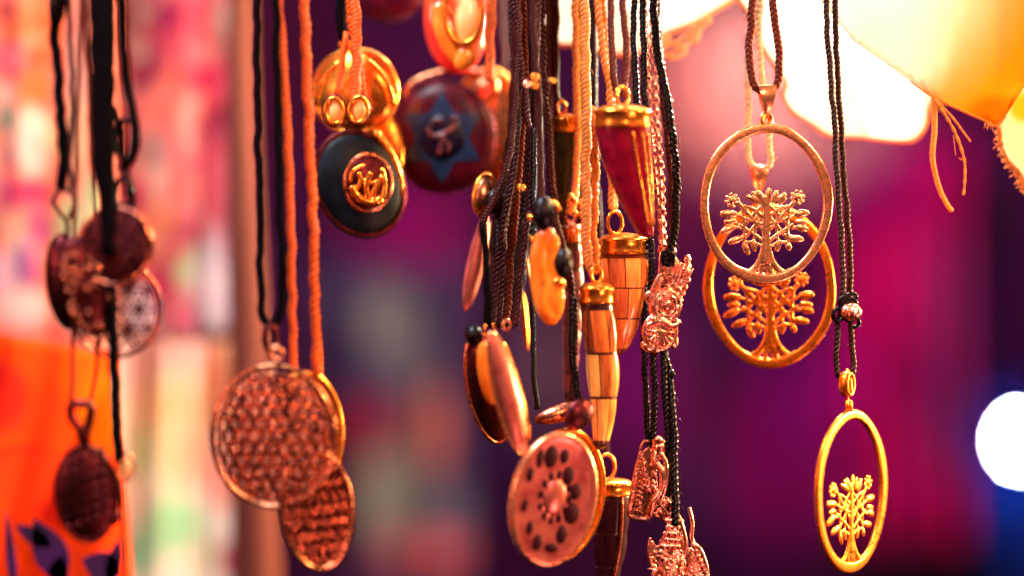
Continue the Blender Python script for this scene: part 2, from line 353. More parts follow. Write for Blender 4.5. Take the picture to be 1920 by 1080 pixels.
palec = cloth('pale printed cloth', (250, 236, 220), [
  (330, 650, 70, 50, (255, 214, 224)), (250, 680, 40, 60, (255, 220, 225)), (400, 720, 30, 70, (250, 190, 160)), (330, 780, 60, 60, (246, 226, 190)), (270, 850, 40, 60, (210, 234, 190)), (320, 980, 60, 60, (170, 224, 176)), (260, 1040, 40, 50, (160, 220, 180)),
  (420, 900, 30, 60, (244, 170, 150)), (440, 1050, 30, 40, (200, 0, 90)), (370, 860, 30, 60, (250, 200, 170)), (390, 1040, 30, 40, (220, 214, 180)), (330, 870, 20, 60, (250, 206, 160))], y=.12, distort=20, nscale=60, trans=.2)
sheet('pale_cloth', palec, 120, 480, 610, 1300, .12, 'pale cream and mint printed cloth right of the orange bag', 'cloth', 3, .003, 50)
farl = cloth('colourful scarf print', (240, 130, 100), [
  (60, 60, 80, 80, (255, 104, 34)), (15, 20, 24, 24, (140, 10, 30)), (20, 110, 36, 40, (255, 40, 84)), (70, 170, 30, 40, (255, 120, 40)), (10, 175, 20, 24, (240, 190, 160)), (18, 222, 22, 32, (0, 124, 92)), (22, 290, 16, 30, (100, 0, 74)),
  (65, 270, 34, 70, (255, 206, 186)), (95, 260, 14, 30, (190, 210, 150)), (60, 370, 40, 30, (214, 50, 100)), (10, 370, 24, 50, (210, 70, 110)), (80, 430, 30, 40, (190, 30, 110)), (20, 430, 30, 40, (250, 190, 150)),
  (10, 520, 20, 60, (240, 210, 220)), (42, 490, 10, 50, (60, 120, 170)), (62, 500, 16, 50, (224, 110, 160)), (130, 420, 30, 60, (204, 220, 150)), (150, 250, 30, 100, (250, 180, 120)), (180, 380, 20, 60, (190, 226, 160)), (40, 580, 60, 40, (236, 226, 206)), (150, 560, 40, 60, (250, 220, 190)), (150, 100, 30, 90, (210, 120, 100))], y=.085, distort=18, nscale=80, trans=.2, mott=.22, mscale=70)
sheet('colourful_scarf', farl, -140, 215, -260, 700, .085, 'orange pink and green patterned scarf at the far left edge', 'scarf', 3, .003, 50)
# wooden post
wm, wt, wb = nodes('waxed brown wood')
tc = N(wt, 'ShaderNodeTexCoord'); mp = N(wt, 'ShaderNodeMapping'); mp.inputs['Scale'].default_value = (60, 60, 4); no = N(wt, 'ShaderNodeTexNoise'); no.inputs['Detail'].default_value = 6
wt.links.new(tc.outputs['Object'], mp.inputs[0]); wt.links.new(mp.outputs[0], no.inputs['Vector']); cr = N(wt, 'ShaderNodeValToRGB')
cr.color_ramp.elements[0].color = (.07, .018, .016, 1); cr.color_ramp.elements[1].color = (.17, .05, .032, 1); wt.links.new(no.outputs[0], cr.inputs[0]); wt.links.new(cr.outputs[0], wb.inputs['Base Color']); wb.inputs['Roughness'].default_value = .7; wb.inputs['Specular IOR Level'].default_value = .08
m = MB(); m.tube(smooth_path([P(450, -300, .09), P(454, 300, .09), P(474, 800, .09), P(488, 1400, .09)], .01), lambda t: (26+34*max(0, t-.2))*S(.09), n=24)
tag(m.build('wooden_post', wm), 'brown wooden stall post between the pink cloth and the dark tent', 'post')

# orange bag / cloth lower left with dark leaves
org = cloth('orange cloth', (244, 66, 8), [(10, 740, 50, 70, (214, 34, 22)), (40, 860, 60, 30, (226, 44, 16)), (150, 700, 50, 60, (255, 84, 6)), (60, 900, 80, 60, (255, 60, 14)), (180, 780, 40, 90, (255, 112, 0)), (120, 960, 60, 30, (220, 40, 20))], y=.035, distort=10, nscale=60, weave=0, mott=0, trans=.25, org=(P(60, 1000, .035).x, P(60, 1000, .035).z))
m = MB(); rings = []
for i in range(31):
    row = []
    for j in range(31):
        u, v = j/30, i/30
        xr = 196+54*v; top = 606+60*u**1.4
        px = -160+(xr+160)*u; py = top+(1260-top)*v
        p = P(px, py, .035); p.y += .004*math.sin(u*9+v*3)+.0016*math.sin(u*21+v*9)+.01*u**8; row.append(p)
    rings.append(row)
m.grid(rings, False, False)
t_ = thing('orange_bag', 'bright orange cloth bag with dark purple leaf print at lower left', 'bag', P(60, 1000, .035))
o = m.build('bag_cloth', org, t_, fix=False); s_ = o.modifiers.new('thickness', 'SOLIDIFY'); s_.thickness = .001
m = MB()
def leafpoly(cx, cy, L, W, ang, n=14):
    pts = []
    for i in range(n*2):
        t = i/n if i < n else 2-i/n
        w_ = W*math.sin(math.pi*min(t, 1)**.8)*(1 if i < n else -1)
        x, z = w_, (t-.5)*L
        a = R(ang); pts.append((x*math.cos(a)-z*math.sin(a), x*math.sin(a)+z*math.cos(a)))
    return pts
leafm = gloss('dark purple leaf print', (.014, .002, .03), .5, (.05, .004, .09), 100, .1)
for cx, cy, L, W, an in ((92, 1030, 130, 32, 26), (62, 1004, 80, 16, 60), (20, 1040, 170, 9, 6), (190, 1062, 80, 30, 70), (110, 1070, 60, 20, -10), (215, 1050, 90, 14, -14)):
    m.prism(leafpoly(0, 0, L, W, an), -2, 2, PX(cx, cy, .028))
m.build('leaf_print', leafm, t_, smooth=False)

# ------------------------------------------------------------------ overhead awning cloths at upper right
def cloth_poly(name, mat, outline, y, parent, amp=.0015, thick=.0003, seed=0, tilt=0):
    """cloth cut to an outline (pixels at depth y), gridded so that it can ripple"""
    import bmesh
    bm = bmesh.new(); vs = [bm.verts.new(P(x, py, y)) for x, py in outline]; bm.faces.new(vs)
    bmesh.ops.triangulate(bm, faces=bm.faces[:])
    for _ in range(5):
        lg = [e for e in bm.edges if e.calc_length() > .0035]
        if not lg: break
        bmesh.ops.subdivide_edges(bm, edges=lg, cuts=1, use_grid_fill=True)
        bmesh.ops.triangulate(bm, faces=bm.faces[:])
    for v in bm.verts:
        n_ = noise.noise(Vector((v.co.x*40+seed, v.co.z*40, seed)))
        v.co.y += amp*n_*1.6 + amp*math.sin(v.co.x*150+v.co.z*60+seed)+tilt*v.co.z
    off = Vector(parent['_loc'])
    for v in bm.verts: v.co -= off
    bmesh.ops.recalc_face_normals(bm, faces=bm.faces)
    me = bpy.data.meshes.new(name); bm.to_mesh(me); bm.free(); me.materials.append(mat)
    me.polygons.foreach_set('use_smooth', [True]*len(me.polygons))
    o = bpy.data.objects.new(name, me); C.objects.link(o); o.parent = parent; o['_loc'] = tuple(off)
    s = o.modifiers.new('thickness', 'SOLIDIFY'); s.thickness = thick
    return o
white = cloth('white awning cotton', (250, 244, 238), y=.02, trans=.55, weave=900)
hemm = fibre('orange hem', (.95, .34, .04), .5, .5)
# cloth A, upper middle
t_ = thing('awning_cloth', 'white awning cloth above the golden cords with a slanting lower edge', 'awning', P(1200, 0, .028))
A_edge = [(1008, 40), (1030, 66), (1052, 84), (1075, 84), (1150, 100), (1200, 96), (1242, 66), (1300, 42), (1352, 12), (1392, -14)]
cloth_poly('cloth_panel', white, A_edge+[(1420, -300), (960, -300), (980, -10)], .028, t_, seed=3)
m = MB(); m.tube(smooth_path([P(x, y, .0275) for x, y in A_edge], .001), 4.5*S(.028), n=8); m.build('hem', hemm, t_)
t_ = thing('lace_ribbon', 'looped golden lace ribbon hanging along the slanting awning edge', 'ribbon', P(1280, 80, .022))
m = MB()
for cx, cy, rx, rz, an in ((1256, 92, 22, 8, 28), (1286, 76, 20, 8, 35), (1306, 54, 18, 7, 40), (1240, 74, 14, 6, 10), (1270, 100, 16, 6, 20), (1300, 66, 10, 12, 0), (1322, 40, 10, 6, 30)):
    m.torus(rx, rz, 3.4, PX(cx, cy, .022, roll=-an), n=28, m=6)
m.build('lace_loops', M['gold_cord'], t_)
# cloth B, scalloped white one
t_ = thing('awning_cloth', 'white scalloped awning cloth with orange hem between the two hanging tree cords', 'awning', P(1600, 100, .022))
B_edge = [(1372, -20), (1400, 22), (1430, 88), (1456, 128), (1474, 158), (1468, 178), (1484, 208), (1520, 232), (1556, 254), (1620, 257), (1690, 266), (1718, 260), (1736, 234), (1740, 205), (1754, 180)]
cloth_poly('cloth_panel', white, B_edge+[(1800, 100), (1860, -300), (1400, -300)], .022, t_, seed=9)
m = MB(); m.tube(smooth_path([P(x, y, .0216) for x, y in B_edge], .001), 3.6*S(.022), n=8); m.build('hem', hemm, t_)
# cloth C, yellow pennant; lamp overexposure painted as white blobs
yel = cloth('yellow awning cotton with painted glare', (255, 178, 20), [(1540, -60, 330, 270, (255, 248, 246)), (1690, 90, 90, 90, (255, 242, 232)), (1870, 215, 60, 40, (255, 140, 0))], y=.004, distort=20, nscale=40, trans=.55, weave=900, org=(P(1800, 60, .005).x, P(1800, 60, .005).z))
C_edge = [(1524, -20), (1600, 76), (1660, 118), (1708, 152), (1750, 182), (1800, 206), (1850, 228), (1868, 236), (1886, 218), (1902, 182), (1930, 150), (1990, 60)]
t_ = thing('awning_pennant', 'yellow awning corner with lamp glare painted white, pointing down at upper right', 'awning', P(1800, 60, .005))
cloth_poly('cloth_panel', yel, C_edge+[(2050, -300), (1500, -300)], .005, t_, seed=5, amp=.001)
m = MB(); m.tube(smooth_path([P(x, y, .0046) for x, y in C_edge[3:9]], .0006), 2.6*S(.005), n=6)
m.build('hem', hemm, t_)
m = MB()
def strand(m, pts, r, y=.003, n=6, tw=True):
    p = smooth_path([P(a, b, y) for a, b in pts], .0005)
    m.tube(p, lambda t: r*S(y)*(1-.25*t)*(1+(.25*math.sin(t*60) if tw else 0)), n=n)
strand(m, [(1751, 184), (1752, 240), (1748, 290), (1752, 320), (1762, 356), (1776, 384), (1785, 396)], 5.6, .006, 8, False)
strand(m, [(1752, 186), (1776, 222), (1794, 256), (1808, 300), (1809, 340), (1806, 366)], 3.2)
strand(m, [(1754, 188), (1784, 218), (1808, 250), (1820, 266)], 2.6)
strand(m, [(1760, 190), (1768, 210), (1786, 240), (1796, 262)], 2.4)
strand(m, [(1788, 254), (1790, 275), (1792, 292)], 1.0, tw=False); strand(m, [(1804, 296), (1802, 300), (1798, 296)], 1.0, tw=False)
for _ in range(26):
    x = 1752+random.random()*14; y = 188+random.random()*14
    strand(m, [(x, y), (x+random.uniform(-5, 14), y+random.uniform(6, 16))], .7, tw=False)
for _ in range(8):
    x = 1846+random.random()*14; strand(m, [(x, 230), (x+random.uniform(-4, 5), 240+random.random()*8)], .8, tw=False)
m.build('tassel_threads', fibre('orange tassel thread', (.95, .36, .05), .5, .4), t_)
# cloth D, frayed at the right edge
cream = cloth('cream awning cotton', (255, 226, 200), [(1925, 200, 30, 30, (255, 190, 60))], y=.008, trans=.5, weave=900, org=(P(1915, 240, .01).x, P(1915, 240, .01).z))
D_edge = [(1873, 234), (1878, 270), (1890, 300), (1914, 326), (1925, 356), (1960, 390)]
t_ = thing('frayed_cloth', 'cream cloth with a frayed orange edge at the right border of the photo', 'awning', P(1915, 240, .01))
cloth_poly('cloth_panel', cream, D_edge+[(2060, 300), (2060, -200), (1890, -200), (1884, 100), (1876, 200)], .01, t_, seed=8, amp=.0006)
m = MB(); path = smooth_path([Vector((x, 0, -y)) for x, y in D_edge], 1.0)
for _ in range(230):
    q = random.choice(path); L = random.uniform(4, 15)*(1.5 if random.random() < .2 else 1)
    a = random.uniform(-.9, .9)+(.8 if random.random() < .3 else 0)
    pts = [(q.x+2, -q.z)]
    for k in range(3): a += random.uniform(-.5, .5); pts.append((pts[-1][0]-L/3*math.cos(a), pts[-1][1]+L/3*math.sin(a)))
    p = smooth_path([P(x, y, .0085+random.uniform(-.0008, .0008)) for x, y in pts], .0006); m.tube(p, random.uniform(.5, 1.5)*S(0), n=5)
m.build('frayed_threads', hemm, t_)
# lamp behind the awnings
pl = bpy.data.lights.new('awning lamp', 'POINT'); pl.energy = 1.9; pl.color = (1, .84, .62); pl.shadow_soft_size = .012
po = bpy.data.objects.new('awning lamp', pl); C.objects.link(po); po.location = P(1545, 20, .062)

# thin smoke standing in for the glare around the awning lamp
vm = bpy.data.materials.new('thin smoke'); vm.use_nodes = True; vt = vm.node_tree; vt.nodes.clear()
vo = N(vt, 'ShaderNodeOutputMaterial'); pv = N(vt, 'ShaderNodeVolumePrincipled'); pv.inputs['Color'].default_value = (1, .42, .46, 1); pv.inputs['Anisotropy'].default_value = .2
tc = N(vt, 'ShaderNodeTexCoord'); ln = N(vt, 'ShaderNodeVectorMath', operation='LENGTH'); vt.links.new(tc.outputs['Object'], ln.inputs[0])
mr = N(vt, 'ShaderNodeMapRange', interpolation_type='SMOOTHSTEP'); mr.inputs[1].default_value = 1; mr.inputs[2].default_value = 0; mr.inputs[3].default_value = 0; mr.inputs[4].default_value = SMOKE
vt.links.new(ln.outputs['Value'], mr.inputs[0]); no = N(vt, 'ShaderNodeTexNoise'); no.inputs['Scale'].default_value = 2.2; no.inputs['Distortion'].default_value = 1.2; vt.links.new(tc.outputs['Object'], no.inputs['Vector'])
mu = N(vt, 'ShaderNodeMath', operation='MULTIPLY'); vt.links.new(mr.outputs[0], mu.inputs[0]); vt.links.new(no.outputs[0], mu.inputs[1]); vt.links.new(mu.outputs[0], pv.inputs['Density']); vt.links.new(pv.outputs[0], vo.inputs['Volume'])
m = MB(); m.ell((0, 0, 0), (1, 1, 1), nu=24, nv=32); o = m.build('smoke', vm); o.location = P(1448, 150, .022); o.scale = (.046, .030, .040)
tag(o, 'thin smoke standing in for lamp glow around the top of the upper tree pendant', 'smoke'); o['kind'] = 'stuff'

# ------------------------------------------------------------------ cords
def twist(m, path, r, pitch=2.6, strands=2, n=7, fat=.62):
    """twisted rope: r and pitch in metres"""
    fr = frames(path); L = 0; out = [[] for _ in range(strands)]
    for i, p in enumerate(path):
        if i: L += (p-path[i-1]).length
        t, u, v = fr[i]
        for k in range(strands):
            a = 2*math.pi*(L/pitch+k/strands); out[k].append(p+u*(math.cos(a)*r*(1-fat)*1.1)+v*(math.sin(a)*r*(1-fat)*1.1))
    for st in out: m.tube(st, r*fat, n=n)
def braid(m, path, r, pitch, n=7):
    fr = frames(path); L = 0; out = [[] for _ in range(3)]
    for i, p in enumerate(path):
        if i: L += (p-path[i-1]).length
        t, u, v = fr[i]
        for k in range(3):
            a = 2*math.pi*(L/pitch+k/3); out[k].append(p+v*(math.sin(a)*r*.55)+u*(math.sin(2*a)*r*.42))
    for st in out: m.tube(st, r*.5, n=n)
def chain(m, path, r, step):
    L = 0; last = -1e9; fr = frames(path); odd = 0
    for i, p in enumerate(path):
        if i: L += (p-path[i-1]).length
        if L-last >= step:
            last = L; odd ^= 1; t, u, v = fr[i]
            a, b = (v, t) if odd else ((u+v*.4).normalized(), t)
            loop = [p+a*(r*.62*math.cos(q))+b*(r*1.0*math.sin(q)) for q in [k*math.pi/5 for k in range(10)]]
            m.tube(loop, r*.27, n=5, closed=True)
def cord(parent, pts, y, r, mat, kind='twist', pitch=None, up=True, fuzz=0, name='cord', y2=None):
    """pts in photo pixels; the cord goes on upwards out of the frame"""
    y2 = y if y2 is None else y2
    if up:
        (x0, y0), (x1, y1) = pts[0], pts[1]; dx = (x1-x0)/max(1, (y1-y0)); pts = [(x0-dx*60, y0-200), (x0-dx*30, y0-90)]+list(pts)
    n = len(pts)
    w_ = [P(a, b, y+(y2-y)*(i/(n-1))) for i, (a, b) in enumerate(pts)]
    rr = r*S(y); pitch = (pitch or r*3.4)*S(y)
    path = smooth_path(w_, pitch/9 if kind != 'plain' else rr*1.5)
    path = [p+Vector((noise.noise(p*260)*rr*.5, 0, 0)) for p in path]
    m = MB()
    if kind == 'twist': twist(m, path, rr, pitch)
    elif kind == 'twist3': twist(m, path, rr, pitch, 3, fat=.55)
    elif kind == 'braid': braid(m, path, rr, pitch)
    elif kind == 'chain': chain(m, smooth_path(w_, rr*.3), rr, rr*1.25)
    else: m.tube(path, rr, n=10)
    for _ in range(fuzz):
        p = random.choice(path); d = Vector((random.choice((-1, 1)), random.uniform(-.5, .5), random.uniform(-1, 1))).normalized(); L = rr*random.uniform(1.3, 2.4)
        m.tube([p+d*rr*.6, p+d*(rr+L*.3)+Vector((0, 0, L*.1)), p+d*(L)+Vector((0, 0, -L*.3))], rr*.045, n=4)
    return m.build(name, M[mat], parent, fix=False)
def jump(parent, cx, cy, y, r, wire, mat='brass', yaw=0, name='jump_ring', rz=None, roll=0):
    m = MB(); m.torus(r, rz or r, wire, PX(cx, cy, y, yaw=yaw, roll=roll), n=32, m=8); return m.build(name, M[mat], parent)

# ------------------------------------------------------------------ tree pendants
def tree_mb():
    m = MB(); F = Matrix.Diagonal((1, .42, 1, 1))
    T = lambda pts, r, r2=None: m.tube(smooth_path([Vector((x, random.uniform(-.8, .8), z)) for x, z in pts], 3), (lambda t: r+((r if r2 is None else r2)-r)*t), F, 8)
    def petal(x0, z0, x1, z1, w_):
        a = Vector((x0, 0, z0)); b = Vector((x1, 0, z1)); L = (b-a).length
        m.tube([a.lerp(b, i/8) for i in range(9)], lambda t: w_*(.62+.62*math.sin(math.pi*min(1, .1+t*.72))), F, 10)
        m.ell(b, (w_*.92, w_*.92, w_*.92), F)
    def rosette(x, z, r):
        m.ell((x, 0, z), (r*.55, r*.5, r*.55), F)
        for k in range(8): a = k*math.pi/4+.2; m.ell((x+r*.8*math.cos(a), 0, z+r*.8*math.sin(a)), (r*.27, r*.3, r*.27), F, nu=6, nv=8)
    # trunk, flare and roots
    m.tube(smooth_path([Vector((0, 0, 14)), Vector((1, 0, -20)), Vector((0, 0, -60)), Vector((0, 0, -98)), Vector((0, 0, -112))], 3), lambda t: 7+1.4*t+9*max(0, t-.62)**1.3, F, 12)
    T([(-3, -78), (-10, -104), (-24, -124), (-46, -137)], 6.5, 7); T([(3, -78), (10, -104), (24, -124), (46, -137)], 6.5, 7)
    T([(-3, -104), (-9, -124), (-12, -142)], 5, 4.5); T([(3, -104), (8, -124), (13, -142)], 5, 4.5); T([(0, -100), (1, -124), (1, -132)], 5, 3)
    # crown fan
    petal(-8, 2, -33, 13, 5.0); petal(-2, 0, -15, 22, 5.4); petal(2, 6, 6, 26, 5.2); petal(12, 2, 20, 22, 4.4); petal(18, 0, 35, 18, 4.8); petal(-4, 6, -24, 20, 3.8)
    petal(24, -2, 36, 10, 3.6)
    for s in (-1, 1):
        q = 0 if s < 0 else 1
        for pts, b in (([(0, -56), (17, -38), (34, -18), (54, 4)], 4.2), ([(0, -30), (20, -12), (42, -4)], 3.8), ([(0, -40), (30, -31), (57, -20)], 3.4),
                       ([(6, -2), (26, -22), (44, -43), (60, -44)], 3.6), ([(2, -18), (22, -42), (42, -68)], 3.4), ([(0, -78), (16, -62), (34, -50), (52, -38)], 3.8),
                       ([(0, -86), (20, -74), (44, -72)], 3.6), ([(45, -4), (41, -40), (42, -70)], 3.2), ([(22, -12), (20, -46), (24, -74)], 3.0)):
            T([(s*x, z) for x, z in pts], b)
        rosette(s*(64-q*4), 6+q*6, 14)
        for x0, z0, x1, z1, w_ in ((55, -20, 81-q*4, -19+q*2, 6.4), (56, -33, 76, -34-q*2, 4.4), (60, -43, 82-q*6, -54+q*6, 6), (44, -64, 67, -72+q*5, 5.8), (42, -74, 34+q*10, -92+q*8, 5.2), (26, -68, 21, -86, 5)):
            petal(s*x0, z0, s*x1, z1, w_)
    rosette(-19, -27, 8)
    return m
random.seed(11)
TREE = tree_mb()
def place_mesh(m, mat4):
    q = MB(); q.v = [tuple(mat4 @ Vector(p)) for p in m.v]; q.f = m.f; return q
def ring_mb(Mx, rx=116, rz=143, w_=8.8, d=5.5, seed=0):
    m = MB(); n = 110; rings = []
    for i in range(n):
        a = 2*math.pi*i/n
        k = 1+.012*math.sin(2*a+seed)+.006*math.sin(5*a+seed)
        c = Vector((rx*k*math.cos(a), 0, rz*k*math.sin(a))); o = Vector((math.cos(a)/rx, 0, math.sin(a)/rz)).normalized()
        ww = w_*(1+.10*math.sin(a*3+seed)+(.16 if abs(math.sin(a)) > .9 else 0)*abs(math.sin(a)))
        ring = []
        for j in range(16):
            b_ = 2*math.pi*j/16; cb, sb = math.cos(b_), math.sin(b_)
            cr_ = math.copysign(abs(cb)**.62, cb)*ww; dd = math.copysign(abs(sb)**.8, sb)*d
            if sb < 0 and abs(cb) < .3: dd *= .72     # shallow groove along the front of the ring
            ring.append(Mx @ (c+o*cr_+Vector((0, dd, 0))))
        rings.append(ring)
    m.grid(rings, True, True); return m
def tree_pendant(parent, px, py, y, yaw, mat, ring_mat, seed, bail, k=1.0, roll=0, pitch=0, voxel=True):
    Mx = PX(px, py, y, yaw, pitch, roll, k)
    ring_mb(Mx, seed=seed).build('ring', ring_mat, parent)
    o = place_mesh(TREE, Mx).build('tree', mat, parent)
    rm = o.modifiers.new('cast', 'REMESH'); rm.mode = 'VOXEL'; rm.voxel_size = .00014*k; rm.use_smooth_shade = True
    sm = o.modifiers.new('soft', 'SMOOTH'); sm.iterations = 2; sm.factor = .5
    jr = jump(parent, px, py-157*k, y, 9*k, 3.0*k, 'ring', yaw=yaw+30)
    m = MB(); m.torus(11, 13, 3.4, PX(bail[0], bail[1]+34, y, yaw=yaw+20), n=30, m=8); m.build('link', ring_mat, parent)
def bail_mb(px, py, y, w_, h, yaw=0, roll=0, t=2.0, depth=14):
    """folded metal loop: wide at the top, narrow at the foot"""
    m = MB(); Mx = PX(px, py, y, yaw=yaw, roll=roll); prof = []
    for i in range(25):
        a = 2*math.pi*i/24
        z = h*.5*math.cos(a); dy = -math.sin(a)*depth*(0.75+.25*math.cos(a)); prof.append((dy, z))
    rings = []
    for (dy, z) in prof[:-1]:
        f = (z/h+.5); hw = w_*.5*(.22+.78*f**.9)
        n_ = Vector((0, dy, z)).normalized()
        rings.append([Mx @ Vector((-hw, dy, z)), Mx @ Vector((-hw*.5, dy+n_.y*t*.5, z+n_.z*t*.5)), Mx @ Vector((0, dy+n_.y*t*.7, z+n_.z*t*.7)), Mx @ Vector((hw*.5, dy+n_.y*t*.5, z+n_.z*t*.5)), Mx @ Vector((hw, dy, z)),
                      Mx @ Vector((hw, dy-n_.y*t, z-n_.z*t)), Mx @ Vector((-hw, dy-n_.y*t, z-n_.z*t))])
    m.grid(rings, True, True); return m

GT = 'tree pendants on cords'
t1 = thing('tree_necklace', 'upper tree pendant in a big oval ring on dark rust braided cord', 'necklace', P(1436, 382, 0), GT)
tree_pendant(t1, 1436, 382, 0, 4, M['rose'], M['rose'], 1, (1437, 190))
auto(bail_mb(1438, 188, 0, 36, 58, yaw=8).build('bail', M['rose'], t1))
cord(t1, [(1411, 0), (1408, 50), (1404, 100), (1410, 140), (1420, 166), (1436, 172)], .001, 7.5, 'rust_cord', 'braid', 30, fuzz=50)
cord(t1, [(1449, 0), (1453, 50), (1461, 100), (1459, 140), (1452, 162), (1436, 172)], .001, 7.5, 'rust_cord', 'braid', 30, fuzz=50)
t2 = thing('tree_necklace', 'lower tree pendant half hidden behind another ring, on cream rope cord', 'necklace', P(1443, 537, .009), GT)
tree_pendant(t2, 1443, 537, .009, -4, M['ring'], M['ring'], 4, (1425, 346), roll=-1)
auto(bail_mb(1424, 336, .009, 34, 50, yaw=14).build('bail', M['rose'], t2))
cord(t2, [(1420, 0), (1408, 60), (1402, 120), (1402, 200), (1403, 280), (1408, 306), (1424, 318)], .0085, 6.5, 'white_cord', 'twist', 22, fuzz=10)
cord(t2, [(1425, 0), (1423, 70), (1428, 140), (1436, 200), (1442, 260), (1446, 300), (1438, 314), (1424, 318)], .0085, 6.5, 'white_cord', 'twist', 22, fuzz=10)
t3 = thing('tree_necklace', 'lowest tree pendant, its narrow oval ring turned edgeways on black cord', 'necklace', P(1596, 921, 0), GT)
tree_pendant(t3, 1596, 921, 0, 51, M['ring'], M['ring'], 7, (1590, 728), k=1.01)
m = MB(); m.torus(13, 20, 4.5, PX(1588, 720, -.0005, yaw=52), n=36, m=10, flat=2.4); m.build('bail', M['ring'], t3)
m = MB(); m.tube(smooth_path([Vector((0, -6, -16)), Vector((0, -2, 14)), Vector((0, 6, 30)), Vector((0, 9, -14))], 2), 4.2, PX(1592, 726, 0, yaw=30), n=8); m.build('hook', M['ring'], t3)
cord(t3, [(1549, 0), (1553, 90), (1562, 200), (1570, 330), (1578, 460), (1580, 545), (1572, 600), (1569, 690), (1582, 716)], 0, 6, 'veil_cord', 'twist', 19, fuzz=40)
cord(t3, [(1566, 0), (1568, 90), (1574, 200), (1583, 330), (1592, 460), (1594, 545), (1595, 600), (1599, 690), (1590, 716)], .001, 6, 'veil_cord', 'twist', 19, fuzz=40)
m = MB()
for k in range(5): m.torus(17-k*.6, 7, 4.2, PX(1588+random.uniform(-3, 3), 560+k*7, -.0008, roll=-20+k*22), n=26, m=7)
m.torus(10, 12, 4.2, PX(1572, 590, -.001, roll=20), n=22, m=7); m.torus(9, 9, 4, PX(1602, 604, .001, roll=20), n=22, m=7)
m.build('knot', M['black_cord'], t3)
# ribbed bead in the knot
m = MB(); Mx = PX(1596, 585, -.0022, roll=6)
rings = []
for i in range(15):
    th = math.pi*i/14; rings.append([Mx @ Vector(((18.5*math.sin(th)*(1+.09*math.cos(9*a)))*math.cos(a)+.001, (18.5*math.sin(th)*(1+.09*math.cos(9*a)))*math.sin(a), 17*math.cos(th))) for a in [2*math.pi*j/54 for j in range(54)]])
m.grid(rings, False, True, True); m.build('ribbed_bead', M['silver'], t3)

# ------------------------------------------------------------------ cast charms on the black ropes
def cast(o, vox=.00016, sm=2, disp=.0):
    rm = o.modifiers.new('cast', 'REMESH'); rm.mode = 'VOXEL'; rm.voxel_size = vox; rm.use_smooth_shade = True
    s = o.modifiers.new('soft', 'SMOOTH'); s.iterations = sm; s.factor = .5
random.seed(5)
c1 = thing('charm_necklace', 'rose silver lotus and beads charm with a wide loop on black rope and chain', 'necklace', P(1250, 570, .002))
Mx = PX(1250, 565, .002, yaw=14, roll=8)
m = MB()
V3 = lambda x, z, y=0: Vector((x, y, z))
m.tube(smooth_path([V3(-6, 50, -6), V3(-14, 70, -6), V3(-18, 92, -4), V3(-6, 102, 0), V3(4, 94, 4)], 3), 5.5, Mx, 8)             # open loop
m.tube(smooth_path([V3(-20, 20), V3(-22, 60, -4), V3(-24, 84, -4), V3(-8, 96, 0)], 3), 5, Mx, 8)
m.ell((0, 0, 44), (26, 9, 42), Mx); m.ell((-2, 0, -8), (34, 10, 40), Mx); m.ell((-6, 0, -58), (32, 9, 34), Mx)
m.torus(25, 27, 5, Mx, (-2, -9, -8)); m.torus(17, 19, 3.4, Mx, (-2, -11, -8)); m.ell((-2, -9, -8), (11, 6, 12), Mx)
for k in range(9): a = k*2*math.pi/9; m.ell((-2+20*math.cos(a), -12, -8+22*math.sin(a)), (3.6, 3, 3.6), Mx, nu=6, nv=8)
for k in range(7): m.ell((-10+k*7, -9, 52+6*math.sin(k*.6)), (2.8, 3.6, 22), Mx, Matrix.Rotation(R(-14+k*6), 3, 'Y'), nu=8, nv=8)
for k in range(11): m.ell((26+7*math.sin(k*.5+.4), -2+random.uniform(-4, 2), 84-k*13), (7.2, 7, 7.2+random.uniform(-1, 2)), Mx, nu=7, nv=10)
for k in range(8): m.ell((16+6*math.sin(k*.5), -7, 70-k*9), (4, 4, 6), Mx, nu=6, nv=8)
m.tube(smooth_path([V3(-32, -50, -5), V3(-10, -38, -12), V3(14, -44, -10), V3(30, -34, -4)], 3), 5, Mx, 8)
m.torus(31, 33, 5, Mx, (-6, -2, -58)); 
for k in range(9): a = math.pi+.1+k*.36; m.tube([V3(-6, -56, -9), V3(-6+27*math.cos(a), -56+29*math.sin(a), -8)], lambda t: 1.6+2.2*t, Mx, 6)
for k in range(16): m.ell((random.uniform(-26, 18), -10, random.uniform(-60, 66)), (random.uniform(2, 5),)*3, Mx, nu=5, nv=8)
m.ell((-26, 0, -90), (16, 7, 9), Mx, Matrix.Rotation(R(25), 3, 'Y')); m.ell((-8, 0, -92), (10, 7, 9), Mx); m.ell((26, 0, -74), (8, 6, 14), Mx)
m.ell((-36, 0, 4), (9, 6, 12), Mx); m.tube([V3(-36, 0, -2), V3(-26, 36, -4), V3(-20, 50, -4)], 5, Mx, 8); m.tube([V3(-28, 0, -10), V3(-18, 40, -10)], 3, Mx, 6)
cast(m.build('charm', M['silver'], c1), .00015)
cord(c1, [(1224, 60), (1228, 150), (1233, 240), (1240, 330), (1243, 420), (1246, 472)], .002, 8, 'silver', 'chain', name='chain')
cord(c1, [(1208, 0), (1214, 120), (1222, 240), (1232, 340), (1238, 420), (1240, 480)], .003, 7, 'silver', 'chain', name='chain')
cord(c1, [(1226, 0), (1229, 60), (1238, 120), (1250, 190), (1260, 250), (1267, 320), (1266, 390), (1262, 450), (1250, 488)], .001, 8, 'black_cord', 'braid', 32, fuzz=60)
m = MB(); m.torus(10, 12, 6, PX(1252, 484, .001)); m.build('knot', M['black_cord'], c1)

